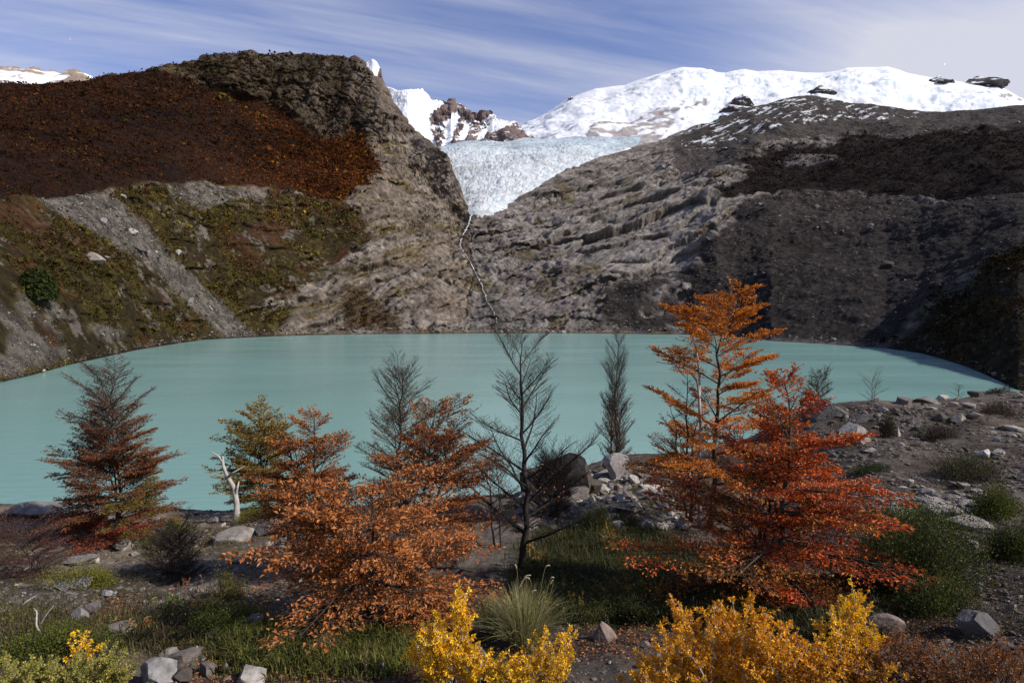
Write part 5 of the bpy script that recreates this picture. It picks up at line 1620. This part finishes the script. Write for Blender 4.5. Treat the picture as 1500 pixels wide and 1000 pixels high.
cushion('brown_mat', 'long spreading brown mat above the slate patch', 1418, 706, 132, 38, BROWN + DKGREEN, 216, 6500, .022, 'plant')
cushion('brown_mat', 'flat brown mat on the rim at the right edge', 1477, 613, 70, 22, BROWN, 217, 2600, .03, 'plant')
cushion('heath_mat', 'dark green strip of heath right of the red leaves', 1284, 694, 70, 15, DKGREEN, 218, 2600, .02, 'plant')
cushion('heath_mat', 'narrow green heath at the foot of the slate patch by the red tree', 1330, 768, 120, 26, GREEN + DKGREEN, 219, 3600, .017, 'plant')
cushion('brown_mat', 'wispy dry mat on the rim behind the flat brown mat', 1460, 577, 42, 10, BROWN, 220, 1200, .035, 'plant')
p = hit(VAL_BVH, 55, 436)
rg = np.random.default_rng(3)
dd = rand_dirs(2600, rg); dd[:, 2] = np.abs(dd[:, 2])
pp = dd * (rg.uniform(.4, 1, (2600, 1)) ** .4) * np.array((27, 22, 42)) * p[1] / F_PX
V, Fq, C = leaves_mesh(pp, rand_dirs(2600, rg), dd, np.full(2600, 5.5 * p[1] / F_PX), pick([(.02, .027, .009), (.032, .038, .011)], 2600, rg), .8)
th = thing('round_bush', 'round dark green bush alone on the far left slope', 'bush', tuple(p))
mk('foliage', V, [Fq], M_SCRUB, th, C)


def wand_bush(name, label, px, py, stems, pal, seed, weights=None, leaf=.0165, dens=1.0, cat='shrub', stem_col=(.30, .27, .255), bare=.25, extra=()):
    """a shrub of upright wands clothed in small leaf clusters; stems: (root px, tip px, tip py) in the photograph's pixels at the bush's distance"""
    rng = np.random.default_rng(seed)
    at = on_ground(px, py)
    d = at[1]
    t = thing(name, label, cat, tuple(at))
    LP, LD, LN = [], [], []

    def clothe(P, L, f0, f1, k):
        cl = max(3, int(L / .0105 * dens * k))
        u = rng.uniform(f0, f1, cl) * (len(P) - 1)
        ua = np.minimum(u.astype(int), len(P) - 2); uf = (u - ua)[:, None]
        c = P[ua] * (1 - uf) + P[ua + 1] * uf
        ax = norm(P[ua + 1] - P[ua])
        m = 5
        c = np.repeat(c, m, 0); ax = np.repeat(ax, m, 0)
        o = rand_dirs(len(c), rng)
        LP.append(c + o * .004); LD.append(ax * .55 + o); LN.append(np.cross(ax, o) + rng.normal(0, .4, o.shape) + np.array((0, 0, .5)))
    for a0, a1, b1 in stems:
        dy = rng.uniform(-.16, .2) * max(1, d / 3)
        f = np.array(((a0 - px) * d / F_PX, dy * .6, 0.0))
        f[2] = float(ground_z(at[0] + f[0], at[1] + f[1])) - at[2] - .02
        tip = world(a1, b1, d + dy) - at
        P = f[None] + (tip - f)[None] * np.linspace(0, 1, 8)[:, None]
        P[1:-1] += rng.normal(0, .012, (6, 3))
        L = np.linalg.norm(tip - f)
        mb = MB()
        V, Fq = tubes(P[None], np.linspace(.0042, .0014, 8)[None], 4)
        mb.add(V, Fq, stem_col)
        clothe(P, L * (1 - bare), bare, 1.0, 1.25)
        nb = int(3 + L * 16)
        for _ in range(nb):
            q = rng.uniform(bare * .6, .9)
            i = int(q * 7)
            s = P[i] * (1 - (q * 7 - i)) + P[min(i + 1, 7)] * (q * 7 - i)
            dr = norm(norm(tip - f) * .9 + rng.normal(0, .6, 3) * np.array((1, .8, .3)))
            l = rng.uniform(.05, .18) * (1.15 - q * .6)
            Q = np.stack([s + dr * l * k for k in (0, .35, .7, 1)]) + rng.normal(0, .004, (4, 3))
            V, Fq = tubes(Q[None], np.linspace(.002, .001, 4)[None], 3)
            mb.add(V, Fq, stem_col)
            clothe(Q, l, .2, 1.05, .9)
        mb.build('stem', M_BARK, t, True)
    LP, LD, LN = (np.concatenate(v) for v in (LP, LD, LN))
    n = len(LP)
    c = pick(pal, n, rng, .25, weights) * (1 + .3 * fbm(LP * 14, 2, seed))[:, None]
    V, Fq, C = leaves_mesh(LP, LD, norm(LN), leaf * rng.uniform(.6, 1.25, n), c, .55)
    mk('foliage', V, [Fq], M_LEAF, t, C)
    return t


GOLD = [(.78, .47, .010), (.85, .56, .022), (.68, .36, .010), (.76, .42, .016), (.46, .28, .014)]
AMBER = [(.72, .36, .012), (.82, .45, .022), (.60, .25, .010), (.74, .36, .018), (.40, .20, .012)]
RUSTY = [(0.26, 0.091, 0.0234), (0.39, 0.143, 0.0286), (0.169, 0.065, 0.0208), (0.117, 0.0585, 0.0234), (0.468, 0.221, 0.039)]


def fan(n, x0, x1, tops, seed, rootspread=.5):
    """n wands whose tips follow the outline `tops` [(px, py)]"""
    rng = np.random.default_rng(seed)
    out = []
    a = np.array(tops, float)
    for i in range(n):
        x = x0 + (x1 - x0) * (i + rng.uniform(.1, .9)) / n
        y = np.interp(x, a[:, 0], a[:, 1]) + abs(rng.normal(0, 24))
        c = (x0 + x1) / 2
        out.append((c + (x - c) * rootspread * .8 + rng.normal(0, 14), x, y))
    return out


wand_bush('yellow_shrub', 'bright golden shrub with pale stems in front of the broad copper tree', 690, 1012,
          fan(20, 592, 760, [(592, 930), (625, 910), (640, 895), (655, 905), (668, 862), (676, 855), (690, 900), (700, 940), (720, 950), (760, 975)], 1) + [(668, 672, 850), (676, 680, 870), (640, 636, 892), (655, 652, 905)], GOLD, 301, [4, 3, 2, 1.5, 1])
wand_bush('yellow_shrub', 'smaller golden shrub below the seeding tussock', 795, 1016, fan(15, 715, 838, [(715, 975), (745, 950), (765, 965), (795, 935), (800, 930), (812, 955), (832, 922), (838, 930)], 2) + [(826, 834, 918), (800, 797, 928)], GOLD, 302, [3, 3, 2.5, 2, 1.5])
wand_bush('yellow_shrub', 'large amber yellow shrub filling the bottom right of centre', 1090, 1025,
          fan(36, 925, 1205, [(920, 985), (945, 960), (965, 945), (985, 930), (1000, 910), (1030, 895), (1045, 880), (1060, 875), (1075, 890), (1100, 872), (1120, 885), (1140, 905), (1160, 895), (1180, 925), (1205, 935)], 3, .6)
          + [(1035, 982, 868), (1045, 992, 880), (1060, 1010, 895), (1105, 1102, 868), (1060, 1047, 880), (980, 968, 915), (1080, 1072, 876)], AMBER, 303, [3, 3, 2.5, 2, 1.2], bare=.22)
wand_bush('yellow_shrub', 'tall golden spray rising at the right end of the amber shrub', 1240, 985, [(1255, 1246, 845), (1260, 1254, 870), (1262, 1262, 865), (1258, 1268, 890), (1250, 1240, 880), (1250, 1236, 905), (1240, 1215, 895), (1235, 1205, 905), (1245, 1225, 925), (1262, 1275, 925)], GOLD, 304, [4, 3, 2, 2, 1], bare=.12)
wand_bush('yellow_shrub', 'amber shrub strip along the bottom edge below the pale stone', 990, 1030, fan(24, 905, 1090, [(905, 990), (930, 985), (960, 975), (1000, 985), (1090, 985)], 5, .7), AMBER, 305, [3, 3, 2, 2, 1])
wand_bush('yellow_shrub', 'amber and dark green shrub along the bottom below the golden spray', 1200, 1030, fan(30, 1100, 1300, [(1100, 940), (1150, 945), (1200, 940), (1250, 950), (1300, 965)], 6, .7), AMBER + [(.06, .05, .014)], 306, [3, 2, 3, 2, 1.5, 2])
wand_bush('rust_shrub', 'rust orange shrub in the bottom right corner', 1390, 1030, fan(54, 1270, 1510, [(1270, 955), (1300, 935), (1330, 925), (1360, 940), (1390, 945), (1420, 950), (1460, 930), (1500, 940)], 7, .8), RUSTY, 307, [3, 2, 3, 2, .7], dens=.6, stem_col=(.09, .065, .055), leaf=.012, bare=.1)
wand_bush('lime_shrub', 'pale lime green shrub in the bottom left corner', 90, 1025, fan(48, -20, 190, [(-20, 975), (20, 965), (60, 970), (100, 960), (140, 955), (165, 955), (190, 990)], 8, .8), LIME, 308, [3, 2.5, 2, 1.2], dens=1.3, leaf=.014, stem_col=(.16, .14, .09), bare=.1)
wand_bush('yellow_shrub', 'little golden sprig above the lime green shrub', 122, 972, [(120, 112, 950), (122, 124, 942), (124, 131, 938), (118, 118, 952)], GOLD, 309, bare=.2)
wand_bush('yellow_shrub', 'sparse yellow shrub on the turf above the shaded grass', 890, 800, [(888, 882, 782), (890, 890, 772), (892, 898, 776), (894, 903, 788), (886, 878, 792)], [(.30, .18, .02), (.22, .13, .02)], 310, leaf=.02, dens=.6, bare=.1)
wand_bush('yellow_shrub', 'thin yellow sprigs by the foot of the bare black tree', 782, 820, [(778, 776, 796), (782, 784, 790), (790, 800, 800), (786, 794, 806)], [(.30, .19, .02), (.22, .14, .02)], 311, leaf=.018, dens=.5, bare=.1)
for i, (a, b, tops, lb) in enumerate([(848, 900, [(846, 845, 888), (850, 852, 880), (848, 842, 884)], 'golden sprig standing right of the tussock'), (838, 885, [(834, 833, 866), (836, 836, 870)], 'slim yellow sprig behind the golden sprig by the tussock'),
                                      (890, 880, [(886, 886, 862), (890, 894, 850), (896, 902, 846), (900, 916, 844), (904, 922, 858)], 'loose yellow green shrub in the shaded grass'), (955, 876, [(953, 955, 856), (956, 962, 860), (958, 958, 866)], 'yellow green sprig in shaded grass left of the amber shrub'),
                                      (806, 905, [(804, 800, 876), (806, 804, 884), (808, 810, 892)], 'orange sprig in the right side of the tussock')]):
    wand_bush('yellow_sprig', lb, a, b, tops, [(.28, .18, .018), (.18, .13, .016), (.4, .22, .02)], 320 + i, leaf=.013, dens=.6, bare=.15, cat='shrub', stem_col=(.12, .1, .05))


def tussock(name, label, px, py, w, h, n, seed, pal, heads=(), width=.0019):
    rng = np.random.default_rng(seed)
    at = on_ground(px, py)
    W = metres(w, at) / 2; H = metres(h, at)
    az = rng.uniform(0, 6.28, n); out = rng.uniform(0, 1, n) ** 1.0 * rng.uniform(.5, 1.1, n)
    base = np.stack([np.cos(az) * W * .28 * rng.uniform(0, 1, n), np.sin(az) * W * .28 * rng.uniform(0, 1, n), np.full(n, -.01)], -1)
    L = H * rng.uniform(.6, 1.05, n)
    k = np.linspace(0, 1, 6)
    hor = (out * W)[:, None] * k[None] ** 1.7
    ver = L[:, None] * (k[None] - .5 * out[:, None] ** 2 * k[None] ** 2.6)
    P = base[:, None] + np.stack([np.cos(az)[:, None] * hor, np.sin(az)[:, None] * hor, ver], -1)
    P += rng.normal(0, .004, P.shape) * k[None, :, None]
    side = np.stack([-np.sin(az), np.cos(az), np.zeros(n)], -1)
    side = norm(side + rng.normal(0, .5, side.shape))
    wd = width * np.array((1, 1, .9, .7, .4, .08))
    A = P + side[:, None] * wd[None, :, None]; B = P - side[:, None] * wd[None, :, None]
    V = np.stack([A, B], 2).reshape(-1, 3)
    i = np.arange(n)[:, None] * 12 + np.arange(5)[None] * 2
    Fq = np.stack([i, i + 1, i + 3, i + 2], -1).reshape(-1, 4)
    c = np.repeat(pick(pal, n, rng, .25), 12, 0)
    t = thing(name, label, 'grass tuft', tuple(at))
    mk('blades', V, [Fq], M_GRASS, t, c)
    for hx, hy, cx, cy in heads:
        d = at[1]
        b = np.array(((hx - px) * .5 * d / F_PX, 0, .1 * H)); a1 = world(hx, hy, d) - at; a2 = world(cx, cy, d) - at
        P = np.stack([b, b * .5 + a1 * .5 + (0, 0, .04), a1, a1 * .55 + a2 * .45 + np.array((0, 0, .02)), a2])
        kk = np.linspace(0, 4, 20)
        Q = np.stack([np.interp(kk, range(5), P[:, j]) for j in range(3)], -1)
        for _ in range(4):
            Q[1:-1] = (Q[:-2] + 2 * Q[1:-1] + Q[2:]) / 4
        r = np.where(kk > 2.7, .0042, .0016)
        r[-1] = .001
        V, Fq = tubes(Q[None], r[None], 5)
        mk('seed_head', V, [Fq], M_GRASS, t, np.where((np.arange(len(V)) // 5 > 12)[:, None], (.42, .36, .26), (.25, .22, .10)))
    return t


TUSS = [(0.208, 0.195, 0.0715), (0.286, 0.26, 0.1105), (0.143, 0.156, 0.052), (0.364, 0.325, 0.169)]
tussock('tussock_grass', 'pale tussock with curved seed heads beside the golden shrub', 768, 950, 160, 100, 1200, 401, TUSS,
        [(764, 850, 778, 842), (772, 845, 760, 862), (779, 852, 768, 846), (797, 834, 806, 828), (805, 850, 812, 846), (812, 850, 806, 856), (758, 838, 754, 826), (776, 872, 786, 864)])
tussock('grass_tuft', 'green grass tuft left of the seeding tussock', 722, 930, 90, 72, 420, 402, [(.07, .09, .025), (.11, .12, .04), (.16, .15, .06)])
tussock('grass_tuft', 'thin upright grass tuft on turf above the shaded grass', 862, 772, 34, 34, 90, 403, [(.10, .11, .03), (.16, .15, .05)], width=.003)
tussock('grass_tuft', 'dry straw coloured tuft in the grassy strip under the copper tree', 480, 962, 50, 42, 160, 404, [(.20, .17, .07), (.28, .23, .11)], width=.0025)
tussock('grass_tuft', 'few tall straw stalks in the grassy strip under the copper tree', 536, 992, 16, 62, 9, 405, [(.34, .24, .12)], width=.002)


def herb(label, px, py, seed, n=9, size=.06, pal=None, spread=26):
    rng = np.random.default_rng(seed)
    at = on_ground(px, py)
    t = thing('leafy_herb', label, 'plant', tuple(at))
    m = at[1] / F_PX
    mb = MB(); P, D, Nn = [], [], []
    for _ in range(n):
        b = np.array((rng.normal(0, spread * .5) * m, rng.normal(0, spread * .4) * m, 0.))
        b[2] = float(ground_z(at[0] + b[0], at[1] + b[1]) - at[2])
        hgt = rng.uniform(.05, .14)
        tip = b + np.array((rng.normal(0, .02), rng.normal(0, .02), hgt))
        V, Fq = tubes(np.stack([b, (b + tip) / 2, tip])[None], np.array([[.003, .0025, .0018]]), 4)
        mb.add(V, Fq, (.14, .08, .04))
        for k in range(5):
            a = rng.uniform(0, 6.28)
            D.append((math.cos(a), math.sin(a), rng.uniform(.1, 1.0))); P.append(tip - (0, 0, .012 * k)); Nn.append((rng.normal(0, .3), rng.normal(0, .3), 1))
    mb.build('stems', M_BARK, t)
    P, D, Nn = map(np.array, (P, D, Nn))
    V, Fq, C = leaves_mesh(P, D, norm(Nn), size * rng.uniform(.5, 1.1, len(P)), pick(pal, len(P), rng, .25), .36)
    mk('leaves', V, [Fq], M_LEAF, t, C)


herb('broad leaved herb turning orange beside the grey slab under the litter', 205, 925, 501, 11, .055, [(.32, .10, .03), (.10, .12, .03), (.40, .14, .04), (.12, .13, .05)])
herb('green broad leaved herb in front of the leafless dark bush', 252, 895, 502, 12, .06, [(.10, .15, .03), (.07, .11, .03), (.20, .24, .05)])
herb('orange and green herb right of the green broad leaved herb', 287, 905, 503, 6, .055, [(.42, .18, .04), (.30, .10, .03), (.10, .13, .03)])
herb('red brown herb low under the leafless dark bush', 268, 866, 504, 10, .04, [(.22, .07, .03), (.15, .06, .03), (.28, .09, .04)])


def build_cover():
    """grass, heath carpet and fallen leaves"""
    rng = np.random.default_rng(31)

    def spots(n, poly, jitter=10):
        poly = np.array(poly, float)
        lo, hi = poly.min(0), poly.max(0)
        pts = []
        k = 0
        while len(pts) < n and k < n * 6:
            k += 1
            x, y = rng.uniform(lo, hi)
            if inside(np.array(x + rng.normal(0, jitter)), np.array(y + rng.normal(0, jitter)), poly):
                h = hit(G_BVH, x, y)
                if h is not None and h[1] < 16:
                    pts.append(h)
        pts = np.array(pts)
        pts[:, 2] = ground_z(pts[:, 0], pts[:, 1])
        return pts

    def blades(name, pts, per, hgt, pal, weights=None, width=.0035):
        m = len(pts) * per
        b = np.repeat(pts, per, 0) + np.stack([rng.normal(0, .05, m), rng.normal(0, .05, m), np.zeros(m)], -1)
        a = rng.uniform(0, 6.28, m)
        H = hgt * rng.lognormal(0, .35, m)
        lean = rng.uniform(.1, .9, m)
        dx = np.stack([np.cos(a), np.sin(a), 0 * a], -1)
        mid = b + dx * (H * lean * .3)[:, None] + np.array((0, 0, 1)) * (H * .62)[:, None]
        tip = b + dx * (H * lean)[:, None] + np.array((0, 0, 1)) * (H * (1 - .35 * lean))[:, None]
        s = np.stack([-np.sin(a), np.cos(a), 0 * a], -1) * width
        V = np.stack([b - s, b + s, mid + s * .8, mid - s * .8, tip], 1).reshape(-1, 3)
        i = np.arange(m) * 5
        Q = np.stack([i, i + 1, i + 2, i + 3], -1); T = np.stack([i + 3, i + 2, i + 4], -1)
        c = pick(pal, m, rng, .3, weights) * (1 + .5 * fbm(b * 2.5, 3, 5))[:, None]
        tag(mk(name, V, [Q, T], M_GRASS, None, np.repeat(c, 5, 0)), kind='stuff')
    blades('grass', spots(3400, [(770, 800), (830, 765), (900, 752), (960, 775), (1060, 830), (1120, 900), (1010, 915), (880, 915), (800, 900), (745, 880)]), 9, .085, [(.032, .038, .009), (.050, .055, .012), (.075, .066, .018), (.036, .028, .012)], [3, 3, 1.5, 2])  # blade palette darkened to carry the red tree's shadow
    blades('grass', spots(2600, [(335, 915), (420, 925), (560, 920), (600, 940), (580, 985), (470, 988), (360, 985), (320, 950)]), 9, .06, [(.06, .075, .012), (.10, .105, .018), (.17, .145, .035), (.06, .05, .018)], [3, 3, 1.5, 1.5])
    blades('grass', spots(1000, [(1180, 860), (1300, 880), (1300, 930), (1180, 935), (1080, 900)]), 9, .06, [(.028, .032, .010), (.04, .042, .012), (.04, .03, .016)])
    blades('grass', spots(1300, [(0, 900), (130, 905), (330, 870), (350, 930), (240, 955), (0, 960)], 20), 7, .045, [(.05, .05, .014), (.08, .07, .02), (.07, .045, .025)])
    def carpet(name, n, poly, pal, weights, size, hgt, thr=.05, scale=1.1, seed=3):
        p = spots(n, poly, 18)
        p = p[fbm(p * scale, 3, seed) + .15 * rng.normal(size=len(p)) > thr]
        m = len(p)
        q = np.repeat(p, 6, 0) + np.stack([rng.normal(0, .035, 6 * m), rng.normal(0, .035, 6 * m), rng.uniform(.0, 1, 6 * m) ** 1.5 * hgt], -1)
        c = pick(pal, m, rng, .35, weights) * np.clip(1 + .5 * fbm(p * 2.0, 3, 4), .4, 1.8)[:, None]
        V, Fq, C = leaves_mesh(q, rng.normal(size=q.shape) + (0, 0, .6), norm(rng.normal(0, .6, q.shape) + (0, 0, 1)), size * rng.uniform(.6, 1.4, 6 * m), np.repeat(c, 6, 0) * rng.uniform(.7, 1.3, (6 * m, 1)), .45)
        tag(mk(name, V, [Fq], M_LEAF, None, C), kind='stuff')
    low_pal = [(.095, .105, .014), (.15, .15, .02), (.06, .044, .018), (.10, .058, .024), (.16, .07, .025)]
    carpet('heath_carpet', 8500, [(-20, 800), (120, 790), (350, 800), (400, 850), (380, 1000), (-20, 1000)], low_pal, [4, 2.5, 3, 2, 1], .016, .05)
    carpet('heath_carpet', 4500, [(-20, 760), (420, 760), (430, 830), (-20, 830)], low_pal, [3, 2, 3, 2, 1], .018, .04, .12)
    carpet('dry_carpet', 3800, [(1160, 600), (1500, 590), (1520, 700), (1400, 760), (1200, 760)], [(.055, .042, .026), (.075, .058, .036), (.042, .040, .014), (.09, .06, .035)], [3, 2, 1.6, 1], .020, .05, .08)
    carpet('dry_carpet', 3000, [(1180, 820), (1520, 760), (1520, 960), (1260, 960)], [(.05, .05, .014), (.075, .05, .024), (.10, .06, .025), (.04, .03, .018)], [2, 2, 1, 2], .014, .04, .05)
    carpet('dry_carpet', 3000, [(1500, 600), (1780, 600), (1780, 1000), (1500, 1000)], [(.055, .042, .026), (.075, .058, .036), (.05, .05, .014)], [3, 2, 2], .016, .05, .08)
    carpet('heath_carpet', 4500, [(740, 740), (930, 690), (1010, 720), (960, 780), (800, 800)], low_pal, [4, 3, 2, 1, .6], .022, .06, .02)
    carpet('heath_carpet', 2400, [(570, 900), (760, 880), (830, 960), (760, 1000), (580, 990)], low_pal + [(.16, .08, .03)], [3, 2, 2, 2, 1, 1], .013, .05, .0)
    # low shoots of heath among the grass
    p = spots(4200, [(800, 860), (1010, 850), (1000, 915), (840, 915)], 14)
    n = len(p)
    q = np.repeat(p, 4, 0) + np.stack([rng.normal(0, .025, 4 * n), rng.normal(0, .025, 4 * n), rng.uniform(.01, .11, 4 * n)], -1)
    V, Fq, C = leaves_mesh(q, rng.normal(size=q.shape) + (0, 0, .4), norm(rng.normal(0, .6, q.shape) + (0, 0, 1)), .016 * rng.uniform(.6, 1.3, 4 * n), pick([(.045, .058, .012), (.075, .08, .016), (.22, .17, .018)], 4 * n, rng, .3, [4, 2.5, .6]))
    tag(mk('heath_carpet', V, [Fq], M_LEAF, None, C), kind='stuff')

    def litter(pts, size, pal, lift=.006):
        n = len(pts)
        q = pts + np.stack([0 * pts[:, 0], 0 * pts[:, 0], rng.uniform(.002, lift * 3, n)], -1)
        nn = rng.normal(0, .35, q.shape); nn[:, 2] = 1
        d = rng.normal(size=q.shape); d[:, 2] *= .25
        return leaves_mesh(q, d, norm(nn), size * rng.uniform(.6, 1.2, n), pick(pal, n, rng, .35), .6, .25)
    mb = MB()
    cop = [(.22, .08, .028), (.15, .055, .022), (.30, .125, .04), (.10, .05, .025)]
    for n, poly in ((1800, [(370, 885), (470, 900), (620, 960), (660, 1000), (450, 1005), (330, 985)]), (700, [(140, 890), (190, 870), (210, 910), (150, 930), (120, 915)]), (900, [(330, 810), (400, 830), (390, 900), (320, 930), (340, 860)]), (900, [(820, 925), (1000, 900), (1010, 950), (880, 960), (800, 970)]),
                    (700, [(1230, 920), (1400, 880), (1440, 930), (1340, 950)]), (500, [(270, 762), (420, 760), (430, 800), (300, 790)]), (700, [(1150, 740), (1290, 700), (1330, 770), (1200, 830)]), (500, [(280, 970), (370, 950), (380, 1005), (270, 1005)])):
        v, f, c = litter(spots(n, poly, 16), .024, cop)
        mb.add(v, f, c)
    tag(mb.build('leaf_litter', M_LITTER), kind='stuff')


build_cover()
